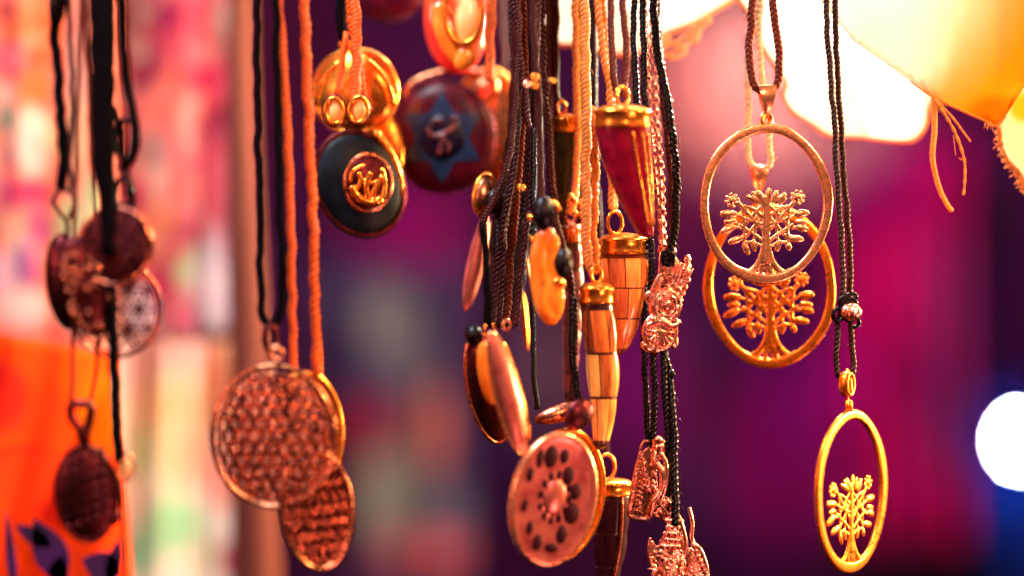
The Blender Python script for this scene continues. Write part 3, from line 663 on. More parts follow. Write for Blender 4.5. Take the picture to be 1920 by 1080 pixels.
c2 = thing('charm_necklace', 'silver charm like a seated figure hanging on a twin black rope', 'necklace', P(1220, 900, .001))
Mx = PX(1220, 903, .001, yaw=-12, roll=4); m = MB()
body = [(-22, 52), (-8, 66), (4, 50), (10, 20), (14, -10), (12, -44), (4, -66), (-30, -70), (-36, -62), (-32, -20), (-26, 20)]
m.prism(body, -3, 4, Mx)
m.tube(smooth_path([V3(-22, 54, -3), V3(-30, 10, -4), V3(-34, -30, -4), V3(-36, -66, -3), V3(-6, -72, -3), V3(8, -60, -3)], 3), 4, Mx, 8)
m.tube(smooth_path([V3(10, 70, 0), V3(8, 40, -4), V3(22, 18, -6), V3(22, -12, -6), V3(8, -38, -6), V3(4, -62, -4)], 3), lambda t: 8-3*t, Mx, 8)
m.tube(smooth_path([V3(12, 60, -4), V3(26, 40, -5), V3(30, 10, -5), V3(26, -20, -5), V3(18, -40, -3)], 3), 5, Mx, 8)
m.ell((12, -2, 66), (11, 9, 11), Mx); m.ell((10, -6, 80), (9, 8, 8), Mx); 
for k in range(4): m.torus(10, 4, 3, Mx, (10+k*.8, -2, 76-k*9))
m.ell((24, 0, -58), (7, 7, 15), Mx, Matrix.Rotation(R(-30), 3, 'Y'))
for k in range(12): m.tube([V3(-24+random.uniform(-2, 2), 44-k*9, -6), V3(-14+random.uniform(-3, 3), 40-k*9, -6)], 1.6, Mx, 6)
for k in range(14): m.ell((random.uniform(-20, 8), -5, random.uniform(-54, 44)), (random.uniform(2, 5), 3, random.uniform(3, 9)), Mx, nu=5, nv=8)
cast(m.build('charm', M['silver'], c2), .00015)
jump(c2, 1212, 848, .002, 13, 2.6, 'silver', yaw=20, rz=22)
cord(c2, [(1190, 0), (1189, 90), (1194, 190), (1204, 300), (1207, 420), (1208, 560), (1208, 660), (1211, 740), (1214, 800), (1216, 834)], .003, 6.8, 'black_cord', 'twist', 20, fuzz=60)
cord(c2, [(1205, 0), (1207, 90), (1209, 190), (1214, 300), (1219, 420), (1222, 560), (1224, 660), (1226, 740), (1226, 800), (1222, 838)], .002, 6.8, 'black_cord', 'twist', 20, fuzz=60)

c3 = thing('charm_necklace', 'ornate silver elephant deity charm with beaded crown at the bottom edge', 'necklace', P(1262, 1050, 0))
Mx = PX(1258, 1060, 0, yaw=10, roll=4); m = MB()
m.ell((0, 2, 36), (24, 13, 34), Mx); m.ell((4, 2, -30), (34, 14, 46), Mx)
for row in range(5):
    for k in range(4): m.ell((-16+k*9.5+(row % 2)*4-row*.6, -11+abs(k-1.5)*2.5, 84-row*12), (5.6, 5.4, 5.6), Mx, nu=7, nv=10)
m.torus(22, 5, 3.4, Mx, (-1, -6, 24)); m.torus(24, 5, 3, Mx, (-1, -6, 16))
m.tube(smooth_path([V3(2, 104, -4), V3(14, 74, -11), V3(24, 44, -9), V3(22, 20, -8)], 3), 4.2, Mx, 8)
m.tube(smooth_path([V3(28, 110, 2), V3(36, 80, 0), V3(36, 54, -2), V3(44, 40, -2)], 3), 4, Mx, 8)
m.ell((4, -10, 2), (15, 9, 13), Mx); m.tube(smooth_path([V3(2, 0, -15), V3(-2, -20, -20), V3(-8, -44, -20), V3(4, -58, -18)], 3), lambda t: 8-4*t, Mx, 10)
m.torus(9, 9, 2.6, Mx, (14, -15, 4), n=20, m=6); m.torus(9, 9, 2.6, Mx, (-8, -15, 4), n=20, m=6)
# left fan ear
m.ell((-34, 0, 12), (12, 4, 34), Mx, Matrix.Rotation(R(-14), 3, 'Y'))
for k in range(6): m.tube([V3(-22, -10+k*3, -5), V3(-46+k*4, -8+k*11, -5)], 2.2, Mx, 6)
m.tube(smooth_path([V3(-44, 50, -3), V3(-46, 26, -4), V3(-40, 0, -4), V3(-30, -10, -4)], 3), 3, Mx, 8)
# right fan
m.ell((46, 2, 2), (20, 5, 38), Mx, Matrix.Rotation(R(-34), 3, 'Y'))
m.tube(smooth_path([V3(36, 44, -4), V3(52, 34, -4), V3(66, 6, -4), V3(72, -22, -4)], 3), 4.6, Mx, 8)
for k in range(7): m.ell((66-k*5+4, -5, -16+k*9), (5, 5, 5), Mx, nu=6, nv=8)
for k in range(8): m.tube([V3(32, -20+k*2, -6), V3(60-k*2, -30+k*10, -5)], 1.8, Mx, 6)
for k in range(22): m.ell((random.uniform(-24, 40), -13, random.uniform(-70, 20)), (random.uniform(2, 6), 4, random.uniform(3, 8)), Mx, nu=5, nv=8)
m.ell((-22, 0, -30), (12, 9, 16), Mx); m.torus(10, 12, 3, Mx, (-26, -8, -20))
cast(m.build('charm', M['silver'], c3), .00015)
m = MB(); Mx = PX(1240, 950, .001)
m.ell((0, 0, 8), (18, 9, 14), Mx); m.torus(14, 18, 4, Mx, (6, -2, -6)); m.torus(11, 10, 3, Mx, (-6, -6, -8)); m.tube([V3(-14, -16, -6), V3(14, 12, -8)], 3, Mx, 6); m.tube([V3(-10, 14, -6), V3(16, -18, -8)], 3, Mx, 6)
cast(m.build('crown_knot', M['silver'], c3), .00015)
cord(c3, [(1243, 610), (1243, 660), (1246, 740), (1250, 800), (1252, 900), (1256, 975)], .002, 6.8, 'black_cord', 'twist', 20, up=False, fuzz=30)
cord(c3, [(1262, 430), (1254, 560), (1246, 650), (1255, 700), (1261, 800), (1265, 900), (1266, 985)], .008, 8.2, 'black_cord', 'twist3', 34, up=False, fuzz=30, y2=-.0015)
cord(c3, [(1232, 0), (1240, 150), (1254, 280), (1260, 380), (1262, 430)], .006, 6.8, 'brown_cord', 'twist', 24)
m = MB(); m.ell((0, 0, 0), (8, 7, 9), PX(1259, 701, 0)); m.build('knot', M['black_cord'], c3)

# ------------------------------------------------------------------ horns
def horn(name_label, px, py, y, L, r0, bend, cap_mat, body_mat, rope=None, tiles=None, yaw=0, roll=0, capw=1.12, cap_h=None, ring=True, ringr=13, flat=.8, group='horn pendants on cords', tip=.06, power=.8, ring_off=0, streak=None, name='horn_necklace'):
    """hangs with its cap centre at px, py; bend(t) gives the sideways offset in pixels"""
    t = thing(name, name_label, 'necklace', P(px, py, y), group); Mx = PX(px, py, y, yaw, 0, roll)
    ch = cap_h or r0*.8
    m = MB(); pr = []; n = 40
    sp = lambda z: (bend(min(1, max(0, -z/L))), 0)
    for i in range(n+1):
        u = i/n; pr.append((r0*(1-(1-tip)*u**power*.999)**.85 if u < 1 else r0*tip*.4, -L*u))
    m.lathe(pr, Mx, 32, sp, 1, flat); m.build('horn', body_mat, t)
    m = MB(); w_ = r0*capw
    m.lathe([(w_*.2, ch*1.5), (w_*.72, ch*1.36), (w_*.97, ch*1.12), (w_*1.03, ch*1.0), (w_*1.03, ch*.86), (w_*.95, ch*.74), (w_*.98, ch*.1), (w_*1.0, -ch*.05), (w_*.96, -ch*.14), (w_*.9, -ch*.1)], Mx, 36, lambda z: (0, 0), 1, flat+.1)
    m.build('cap', cap_mat, t)
    if ring:
        m = MB(); m.torus(ringr, ringr*1.25, 3.6, Mx @ Matrix.Rotation(R(35), 4, 'Z'), (ring_off, 0, ch*1.5+ringr*1.1), n=30, m=9); m.build('hanging_ring', cap_mat, t)
    if tiles:
        rows, cols, tm, gap = tiles; m = MB()
        for a in range(rows):
            for b_ in range(cols):
                u0 = .05+(.95-.05)*(a+gap*.4)/rows; u1 = .05+(.9)*(a+1-gap*.4)/rows; stag = .17*(a % 3) if cols > 7 else .3*(a % 2)
                g0, g1 = (b_+stag+gap*.5)/cols, (b_+1+stag-gap*.5)/cols
                rings = []
                for k in range(5):
                    u = u0+(u1-u0)*k/4; rr = r0*(1-(1-tip)*u**power*.999)**.85
                    e = (0.985, 1.06, 1.085, 1.06, .985)[k]
                    row = []
                    for q in range(6):
                        g = 2*math.pi*(g0+(g1-g0)*q/5); ee = (.985, (e+1)/2, e, e, (e+1)/2, .985)[q]
                        ox, _ = sp(-u*L); row.append(Mx @ Vector((ox+(rr*ee+.6)*math.cos(g), (rr*ee+.6)*flat*math.sin(g), -u*L)))
                    rings.append(row)
                m.grid(rings, False, False)
        auto(m.build('inlay', tm, t, fix=False), 50)
    return t
ts = horn('crimson horn pendant with gold cap in front of the gold ropes', 1167, 236, -.009, 210, 52, lambda t: 47*t**1.4, M['brass'], M['red'], flat=.75, cap_h=27, capw=1.03, ringr=14, power=1.75, tip=.17, yaw=0, roll=0)
mm = MB()
Mx = PX(1167, 236, -.009)
def hornpt(ang, u, r0=52, L=210, e=1.01, tip=.17, power=1.75, flat=.75):
    rr = r0*(1-(1-tip)*u**power*.999)**.85*e; return Mx @ Vector((47*u**1.4+rr*math.cos(ang), rr*flat*math.sin(ang), -L*u))
for ang, mt_ in ((-1.25, 0), (-.85, 0), (-.55, 0)):
    mm.tube([hornpt(ang+.12*u, u) for u in [.06+k*.04 for k in range(22)]], lambda t: (2.6-1.2*t)*S(0), n=6)
mm.build('inlay', M['brass'], ts)
cord(ts, [(1144, 0), (1148, 70), (1151, 130), (1156, 180)], -.006, 7, 'rust_cord', 'twist3', 30)
cord(ts, [(1168, 0), (1173, 80), (1176, 130), (1168, 180)], -.006, 7, 'rust_cord', 'twist3', 30)
ts = horn('small olive green horn with gold cap left of the gold ropes', 1061, 246, .012, 180, 24, lambda t: -4*t, M['brass'], M['green'], cap_h=22, capw=1.1, ringr=10, ring_off=-10)
cord(ts, [(1035, 0), (1037, 90), (1042, 160), (1048, 190)], .012, 6, 'brown_cord', 'twist3', 24)
ts = horn('broad amber tiled horn hanging right behind the crimson horn tip', 1169, 474, .004, 190, 44, lambda t: 4*math.sin(t*3.1)-6*t**2, M['brass'], M['amber_seam'], tiles=(3, 8, M['tile'], .07), cap_h=25, capw=1.04, ringr=17, ring_off=-20, power=2.1, tip=.10)
cord(ts, [(1120, 0), (1128, 70), (1137, 130), (1146, 200), (1146, 300), (1148, 390)], .004, 7.5, 'gold_cord', 'twist', 24)
cord(ts, [(1131, 0), (1136, 80), (1144, 150), (1152, 210), (1154, 300), (1152, 390)], .005, 6.5, 'gold_cord', 'twist', 22)
ts = horn('long amber mosaic horn on the thick golden rope, reaching lowest of the tiled horns', 1118, 566, -.005, 276, 31, lambda t: 18*math.sin(t*2.2)-7*t, M['brass'], M['seam'], tiles=(3, 6, M['tile_mix'], .08), cap_h=25, capw=1.08, ringr=12, power=2.6, tip=.32)
cord(ts, [(1094, 0), (1097, 90), (1100, 180), (1098, 280), (1098, 380), (1098, 440), (1104, 486), (1112, 512)], -.004, 10, 'gold_cord', 'twist3', 26, fuzz=10)
cord(ts, [(1110, 200), (1116, 300), (1117, 380), (1114, 440), (1118, 486), (1118, 512)], -.002, 8, 'gold_cord', 'twist', 26, up=False)
ts = horn('slim plum tiled horn with rosy cap left of the long amber horn', 1070, 452, .012, 300, 21, lambda t: 6*math.sin(t*3)-6*t, M['copper'], M['seam'], tiles=(7, 5, M['tile_dark'], .16), cap_h=24, capw=1.1, ringr=12, power=1.9, tip=.3)
cord(ts, [(1078, 0), (1080, 80), (1083, 180), (1084, 280), (1078, 360), (1072, 400)], .010, 8, 'gold_cord', 'twist', 26)
m = MB()
for k in range(9): m.ell((random.uniform(-12, 12), random.uniform(-6, 2), random.uniform(-4, 60)), (5, 5, 7), PX(1078, 400, .008), nu=6, nv=8)
m.build('bead_cluster', M['brass'], ts)
ts = horn('small dark plum horn with gold cap at the bottom right of the engraved medallion', 1147, 926, .006, 210, 35, lambda t: 3*math.sin(t*3)-14*t, M['brass'], M['seam'], tiles=(3, 5, M['enam'], .08), cap_h=20, capw=1.1, ringr=19, ring_off=-12, power=1.6, tip=.3)
cord(ts, [(1125, 430), (1130, 600), (1134, 760), (1138, 850)], .016, 5, 'brown_cord', 'twist', 20, up=False)
cord(ts, [(1104, 0), (1108, 120), (1112, 260), (1120, 360), (1125, 430)], .016, 6, 'maroon_cord', 'twist', 20)
m = MB(); m.tube([Mx_ for Mx_ in smooth_path([P(1166, 930, .003), P(1166, 980, .003), P(1160, 1040, .003), P(1150, 1090, .003)], .002)], 3.4*S(0), n=8); m.build('edge_strip', M['copper'], ts)

# ------------------------------------------------------------------ discs and medallions
def lens(parent, name, mat, px, py, y, rx, rz, th, yaw=0, roll=0, pitch=0, rim=None, rimw=4, dome=1.0):
    Mx = PX(px, py, y, yaw, pitch, roll); m = MB()
    pr = [(.02, -th*dome), (.3, -th*dome*.94), (.6, -th*dome*.74), (.85, -th*dome*.4), (.97, -th*.16), (1, 0), (.97, th*.16), (.85, th*.4), (.5, th*.8), (.02, th)]
    m.disc(rx, rz, pr, Mx); o = m.build(name, mat, parent)
    if rim is not None: m = MB(); m.torus(rx, rz, rimw, Mx, n=64, m=10); m.build('rim', rim, parent)
    return Mx
def filigree(parent, px, py, y, rx, rz, mat, yaw=0, roll=0, pitch=0, dome=16, rimw=6, cells=3, wire=2.6, both=True, rim_mat=None, frac=1.0):
    """domed openwork disc: overlapping circles inside a rim"""
    Mx = PX(px, py, y, yaw, pitch, roll)
    m = MB(); m.torus(rx, rz, rimw, Mx, n=72, m=10); m.torus(rx*.9, rz*.9, rimw*.45, Mx, n=64, m=6); m.build('rim', rim_mat or mat, parent)
    for side in ((-1, 1) if both else (-1,)):
        m = MB(); g = 1/cells; Rr = g
        for a in range(-cells-1, cells+2):
            for b_ in range(-cells-1, cells+2):
                cx = (a+b_*.5)*g; cz = b_*g*.8660
                if math.hypot(cx, cz) > 1.3: continue
                run = []
                for k in range(25):
                    q = 2*math.pi*k/24; x = cx+Rr*math.cos(q); z = cz+Rr*math.sin(q); d = math.hypot(x, z)
                    if d <= .93: run.append(Vector((x*rx, side*dome*(1-d*d), z*rz)))
                    else:
                        if len(run) > 2: m.tube(run, wire, Mx, 5)
                        run = []
                if len(run) > 2: m.tube(run, wire, Mx, 5)
        m.build('filigree', mat, parent, fix=False)
# engraved medallion, centre bottom
md = thing('medallion_necklace', 'rosy oval medallion pierced with dark holes around a flower centre', 'necklace', P(1038, 936, -.014))
Mx = PX(1038, 936, -.014, yaw=20, roll=11)
m = MB(); m.disc(82, 124, [(.02, -5), (.86, -5), (.92, -6), (.97, -8), (1, -6), (1.01, 0), (1.0, 8), (.9, 10), (.02, 10)], Mx, 72); m.build('plate', M['pink'], md)
m = MB(); m.torus(81, 122, 6.5, Mx, (0, 2, 0), n=80, m=12, flat=1.6); m.build('rim', M['rose'], md)
holes = [(515, 475, 30, 46), (592, 475, 20, 30), (655, 655, 24, 34), (575, 870, 24, 38), (435, 905, 22, 34), (362, 718, 14, 26), (612, 575, 26, 40), (632, 765, 34, 44), (452, 480, 16, 40), (515, 935, 30, 18), (395, 560, 16, 30), (392, 830, 16, 30)]
m = MB()
iM = Mx.inverted()
for X, Y, a, b_ in holes:
    q = iM @ P(840+X/2.7, 680+Y/2.7, -.014)
    m.disc(a/2.7*1.3, b_/2.7*1.3, [(.02, -1.6), (.85, -1.4), (1, 1), (.9, 2)], Mx, 22, (q.x, -5.6, q.z))
for k in range(12):
    a = 2*math.pi*k/12; m.disc(6.5, 9.5, [(.02, -1), (.8, -1), (1, 1)], Mx, 14, (29*math.cos(a), -5, 4+43*math.sin(a)))
m.build('dark_inlay', M['enam'], md)
m = MB(); m.disc(25, 37, [(.02, -11), (.4, -10), (.75, -7.5), (1, -4)], Mx, 36, (0, 0, 4))
for k in range(12):
    a = 2*math.pi*(k+.5)/12; m.ell((27*math.cos(a), -4, 4+40*math.sin(a)), (5, 2, 7), Mx, nu=7, nv=10)
m.build('flower_centre', M['pink'], md)
lens(md, 'back_case', M['brass'], 1052, 930, -.008, 84, 124, 8, yaw=20, roll=11, rim=M['brass'], rimw=5)
lens(md, 'bail', M['bronze'], 1086, 778, -.010, 26, 34, 12, yaw=20, roll=40)
lens(md, 'shell_cup', M['copper'], 1050, 775, -.008, 50, 17, 14, yaw=10, roll=-16)
cord(md, [(1000, 240), (1001, 400), (1000, 560), (1001, 700), (1006, 766)], -.004, 6, 'black_cord', 'twist', 18, up=False)
cord(md, [(962, 0), (978, 120), (992, 240)], -.004, 6, 'brown_cord', 'twist', 18)
cord(md, [(1075, 560), (1072, 640), (1078, 700), (1084, 760)], -.004, 7, 'black_cord', 'twist', 18, up=False)

# pair of edge-on lockets
lk = thing('locket_necklace', 'open round locket of two thin lids seen edge-on, left of the medallion', 'necklace', P(940, 740, -.012))
lens(lk, 'dark_lid', M['bronze'], 915, 728, -.006, 40, 105, 15, yaw=20, roll=-13, rim=M['copper'], rimw=3.5)
lens(lk, 'bright_stone', M['amber'], 915, 700, -.012, 20, 60, 8, yaw=20, roll=-10)
lens(lk, 'rosy_lid', M['pink'], 950, 738, -.016, 24, 118, 9, yaw=20, roll=-15, rim=M['rose'], rimw=3)
lens(lk, 'gold_lid', M['brass'], 968, 735, -.012, 13, 96, 6, yaw=10, roll=-15)
lens(lk, 'black_bead', M['black'], 888, 628, -.010, 17, 19, 14)
jump(lk, 918, 618, -.012, 11, 3, 'brass', yaw=30); jump(lk, 950, 610, -.010, 9, 3, 'rose', yaw=40)
cord(lk, [(905, 420), (915, 520), (915, 612)], -.012, 8, 'plain_black', 'plain', up=False, name='cord')
cord(lk, [(972, 0), (970, 120), (952, 300), (905, 420)], -.004, 7, 'brown_cord', 'twist3', 20)

# thin shell blades upper left of the bundle
sh = thing('shell_necklace', 'slim rosy shell blades hanging left of the black cord bundle', 'necklace', P(895, 490, .014))
lens(sh, 'shell_blade', M['pink'], 892, 494, .014, 17, 92, 7, yaw=20, roll=13)
lens(sh, 'shell_blade', M['copper'], 912, 470, .018, 11, 62, 6, yaw=20, roll=16)
lens(sh, 'shell_blade', M['copper'], 985, 490, .016, 9, 42, 5, yaw=20, roll=-18)
lens(sh, 'shell_blade', M['brass'], 984, 600, .016, 7, 60, 5, yaw=20, roll=-6)
lens(sh, 'orange_cup', M['copper'], 908, 366, .010, 22, 38, 16, yaw=35, roll=10, rim=M['brass'], rimw=5)
lens(sh, 'black_bead', M['black'], 928, 378, .006, 20, 24, 14)
cord(sh, [(940, 0), (944, 130), (936, 260), (918, 340)], .040, 6, 'brown_cord', 'twist3', 20)

# amber horn charm in the middle
am = thing('amber_necklace', 'glossy amber ear-shaped pendant with a dark bead in the centre', 'necklace', P(1026, 520, -.012))
Mx = PX(1026, 522, -.012, yaw=10); m = MB()
m.tube(smooth_path([V3(10, 80, -2), V3(-4, 82, -4), V3(-16, 60, -2), V3(-18, 10, 0), V3(-10, -50, 0), V3(6, -76, 0)], 4), lambda t: 13+3*math.sin(t*3.1), Mx, 16)
m.ell((2, 0, 66), (24, 12, 24), Mx); m.ell((6, 0, -36), (29, 12, 54), Mx); m.ell((0, 0, 14), (24, 9, 60), Mx)
o = m.build('amber_body', M['amber'], am); cast(o, .00035, 8)
lens(am, 'black_bead', M['black'], 1056, 494, -.016, 18, 28, 13); lens(am, 'black_bead', M['black'], 1019, 400, -.014, 21, 32, 14)
m = MB(); m.ell((1046-1026, -10, 522-528), (12, 7, 7), Mx); m.ell((26, -12, -10), (7, 7, 7), Mx); m.ell((34, -14, 16), (6, 6, 6), Mx)
m.ell((-34, -4, 114), (5, 5, 7), Mx); m.ell((-30, -4, 74), (5, 5, 6), Mx); m.build('brass_beads', M['brass'], am)
m = MB(); m.tube(smooth_path([V3(6, 144, -4), V3(16, 138, -6), V3(22, 126, -6)], 3), 5, Mx, 8); m.build('link', M['brass'], am)
cord(am, [(998, 0), (1001, 60), (1008, 160), (1012, 280), (1016, 372)], -.010, 7, 'brown_cord', 'braid', 22)

# thin cords of the bundle whose pendants are hidden
GB = 'dark cords of the crowded bundle'
random.seed(3)
spec = [((1027, 0), (1029, 120), (1034, 260), (1042, 380), (1058, 520), (1064, 640), (1066, 760)), ((1016, 0), (1018, 120), (1027, 240), (1040, 400), (1075, 560), (1074, 700), (1076, 750)),
        ((968, 0), (973, 140), (966, 300), (940, 440), (922, 610)), ((969, 0), (966, 150), (960, 300), (946, 450), (938, 610)), ((979, 0), (984, 140), (976, 300), (960, 450), (950, 600)),
        ((988, 0), (992, 140), (986, 300), (975, 450), (958, 600)), ((1008, 0), (1004, 140), (1000, 300), (984, 450), (964, 610)), ((958, 0), (966, 160), (958, 300), (934, 450), (912, 600)),
        ((1044, 0), (1043, 140), (1046, 260), (1052, 380), (1060, 460)), ((1086, 0), (1088, 120), (1090, 260), (1090, 400), (1088, 520)), ((1111, 0), (1112, 100), (1114, 200), (1120, 300))]
mats = ['rust_cord', 'brown_cord', 'maroon_cord', 'maroon_cord', 'rust_cord', 'maroon_cord', 'brown_cord', 'maroon_cord', 'brown_cord', 'maroon_cord', 'maroon_cord']
BL = ['brown cord slanting past the black beads of the amber pendant to the bronze bail', 'brown cord running down to the plum tiled horn, just right of the amber pendant',
      'maroon cord second from the left edge of the crowded bundle', 'maroon cord third from the left edge of the crowded bundle', 'brown cord in the middle of the bundle, under the white crimp ring',
      'maroon cord in the middle of the bundle, right of the white crimp ring', 'brown cord crossing the bundle under the two stacked brass crimp rings', 'maroon cord at the left edge of the crowded bundle beside the star pendant',
      'brown cord beside the olive green horn, rightmost of the bundle', 'maroon cord squeezed between the two thickest golden ropes', 'short maroon cord visible between golden ropes above the crimson horn cap']
for i, pts in enumerate(spec):
    y = [.012, .008, .0, .004, .002, .008, -.002, .010, .012, .012, .012][i]
    t = thing('hanging_cord', BL[i], 'cord', P(*pts[2], y), GB)
    cord(t, list(pts), y, random.choice((6, 7, 8)), mats[i], random.choice(('braid', 'twist3', 'twist3')), 30)
for cx, cy, k_ in ((988, 158, 'silver'), (1003, 145, 'brass'), (1003, 162, 'brass'), (1036, 152, 'brass')):
    pass
cb = thing('black_cord_tassel', 'thick black tassel of gathered cords below the brown bundle', 'tassel', P(950, 500, .002))
for i in range(9):
    x0 = 922+i*8; cord(cb, [(962+i*6, 0), (964+i*6, 160), (x0+random.uniform(-4, 4)+28-i*1.5, 340), (x0+4, 430), (925+i*6.5, 520), (920+i*5, 612)], random.uniform(.006, .014), 9, 'black_cord', 'twist3', 26)
GJ = 'small bright crimp rings on the bundle'
for (cx, cy, r, mt, lb_) in ((988, 158, 5.5, 'silver', 'tiny white metal crimp ring high on the dark cord bundle'), (1003, 145, 6, 'brass', 'tiny brass crimp ring, upper one of the stacked two on the cords'),
                    (1003, 161, 5, 'brass', 'tiny brass crimp ring, lower one of the stacked two on the cords'), (1036, 152, 4.5, 'brass', 'tiny brass crimp ring just above the olive horn hook'), (978, 352, 5, 'brass', 'tiny brass crimp ring low on the dark bundle beside the orange cup')):
    m = MB(); m.torus(r, r*.8, r*.55, PX(cx, cy, -.012), n=20, m=8); tag(m.build('crimp_ring', M[mt]), lb_, 'ring', GJ)

# ------------------------------------------------------------------ brass, teal and star pendants upper left
gd = thing('brass_necklace', 'shiny brass disc pendant with two eyelets on an orange cord', 'necklace', P(665, 190, .018))
Mx = lens(gd, 'brass_disc', M['brass'], 666, 172, .018, 80, 78, 22, yaw=-12, rim=M['brass'], rimw=6)
lens(gd, 'lower_lobe', M['brass'], 706, 262, .022, 48, 84, 14, yaw=-16, roll=-20)
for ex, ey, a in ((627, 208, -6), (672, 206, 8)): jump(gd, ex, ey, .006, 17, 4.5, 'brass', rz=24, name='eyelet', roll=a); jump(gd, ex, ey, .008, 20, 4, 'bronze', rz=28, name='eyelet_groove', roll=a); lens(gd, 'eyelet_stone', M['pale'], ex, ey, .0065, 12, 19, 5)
for k in (0, 1):
    m = MB(); m.tube(smooth_path([P(590+k*150, 200, .012), P(606+k*118, 150, .011), P(640+k*50, 112, .010)], .002), 5*S(.01), n=8); m.build('ridge', M['brass'], gd)
    m = MB(); m.tube(smooth_path([P(650+k*20, 60, .010), P(640+k*26, 130, .010), P(630+k*40, 186, .010)], .002), 6*S(.01), n=8); m.build('cord_end', M['orange_cord'], gd)
jump(gd, 646, 84, .012, 8, 4, 'brass')
cord(gd, [(664, 0), (667, 40), (668, 110), (664, 190)], .008, 11, 'orange_cord', 'twist3', 24)
cord(gd, [(655, 20), (662, 60), (674, 120), (680, 180)], .010, 7, 'orange_cord', 'twist', 24)
cord(gd, [(640, 0), (641, 40), (644, 76)], .012, 9, 'plain_black', 'plain')
tl = thing('enamel_necklace', 'dark teal enamel oval with a glowing gold twig emblem, below the brass disc', 'necklace', P(676, 345, .012))
Mx = lens(tl, 'enamel_oval', M['teal'], 674, 345, .014, 80, 100, 22, yaw=12, roll=-24, rim=M['bronze'], rimw=6)
m = MB(); m.tube(smooth_path([P(a, b, .012) for a, b in ((700, 245), (722, 270), (742, 305), (754, 345), (752, 370))], .002), lambda t: (9-6*t)*S(.01), n=10); m.build('bright_edge', M['brass'], tl)
Mx = PX(690, 345, .006, yaw=10)
lens(tl, 'emblem_dish', M['bronze'], 690, 343, .010, 44, 54, 10, yaw=10, rim=M['copper'], rimw=4)
m = MB()
for pts, r in ((((-32, -4), (-20, -24), (4, -34), (26, -28)), 8), (((4, -30), (16, -4), (28, 16)), 6), (((0, -26), (-4, 0), (6, 22)), 5.5), (((28, -26), (32, 0), (26, 30)), 5), (((-26, -14), (-14, 4), (-18, 22)), 5), (((-8, 8), (6, 2), (22, 6)), 4.5), (((-34, 4), (-28, 24), (-8, 36)), 4)):
    m.tube(smooth_path([V3(a, b) for a, b in pts], 4), r, Mx, 8)
m.ell((14, 0, -32), (17, 8, 9), Mx); m.build('gold_emblem', M['brass'], tl)
cord(tl, [(690, 100), (694, 170), (700, 236)], .018, 7, 'orange_cord', 'twist', 22, up=False)
st = thing('star_necklace', 'round dark red pendant with a blue six-pointed star and brass rim', 'necklace', P(830, 258, .020))
SY = .026
Mx = PX(830, 258, SY, yaw=-4, roll=0)
m = MB(); m.disc(98, 105, [(.02, -14), (.4, -13), (.7, -10), (.9, -5), (1, 3), (1, 14), (.9, 20), (.02, 20)], Mx, 64); m.build('enamel_disc', M['deepred'], st)
m = MB(); poly = []
for k in range(12):
    a = R(90)+k*math.pi/6; rr = 88 if k % 2 == 0 else 52; poly.append((rr*.95*math.cos(a), rr*math.sin(a)))
# star as a domed fan over the disc
rings = []
for f in (.3, .42, .55, .68, .8, .9, 1.0):
    row = []
    for k in range(12):
        for s_ in range(4):
            a0 = Vector((poly[k][0], 0, poly[k][1])); a1 = Vector((poly[(k+1) % 12][0], 0, poly[(k+1) % 12][1])); p = a0.lerp(a1, s_/4)*f
            d = math.hypot(p.x/98, p.z/105); K = [(0, -14), (.4, -13), (.7, -10), (.9, -5), (1, 3)]; p.y = next(y0+(y1-y0)*(d-d0)/(d1-d0) for (d0, y0), (d1, y1) in zip(K, K[1:]) if d <= d1 or d1 == 1)-2.2; row.append(Mx @ p)
    rings.append(row)
m.grid(rings, False, True); m.build('star_inlay', M['blue'], st, fix=False)
m = MB(); m.disc(42, 44, [(.02, -20), (.75, -19), (1, -15), (1, -10)], Mx, 36); m.build('centre_boss', M['navy'], st)
m = MB()
for pts, r in ((((-22, 14), (-14, 2), (0, 4), (12, 10), (22, 20)), 4), (((2, 4), (0, -10), (-4, -26)), 5), (((-12, 18), (-8, 26), (2, 20)), 3), (((4, -6), (12, -12), (8, -22)), 3.4), (((12, 26), (20, 30), (26, 24)), 2.6)):
    m.tube(smooth_path([V3(a*1.25, b*1.25, -21) for a, b in pts], 3), r*.9, Mx, 8)
m.build('emblem', M['tile_dark'], st)
lens(st, 'brass_case', M['rose'], 914, 236, .034, 62, 100, 30, yaw=-20, rim=M['brass'], rimw=12)
m = MB(); m.torus(97, 104, 3.4, Mx, (0, 3, 0), n=64, m=8); m.build('rim', M['bronze'], st)
m = MB(); m.torus(84, 34, 7, PX(846, 168, .03, roll=-6), n=44); m.build('upper_band', M['copper'], st)
cord(st, [(922, 0), (920, 70), (917, 120), (915, 150)], .014, 9, 'orange_cord', 'twist3', 26)
rg = thing('glass_necklace', 'glowing red and orange glass drop with a milky oval stone at the top', 'necklace', P(856, 40, .022))
Mx = lens(rg, 'glass_drop', M['redglass'], 856, 30, .024, 62, 108, 26, yaw=8)
lens(rg, 'milky_stone', M['pale'], 880, 34, .014, 28, 56, 14, yaw=8, roll=4)
jump(rg, 868, 26, .012, 34, 5, 'brass', rz=56, name='stone_setting')
lens(rg, 'amber_patch', M['amber'], 842, 62, .014, 26, 62, 10, roll=-20)
lens(rg, 'amber_patch', M['amber'], 872, 108, .013, 20, 26, 8, roll=30)
cord(rg, [(862, -100), (862, -60), (862, -40)], .022, 7, 'orange_cord', 'twist', 22)
dk = thing('dark_pendant_necklace', 'dark maroon round pendant cut by the top edge between brass and glass pendants', 'necklace', P(732, -10, .03))
lens(dk, 'dark_disc', M['deepred'], 730, -16, .034, 62, 56, 18, rim=M['bronze'], rimw=4)
cord(dk, [(732, -200), (732, -120), (732, -70)], .034, 7, 'plain_black', 'plain')

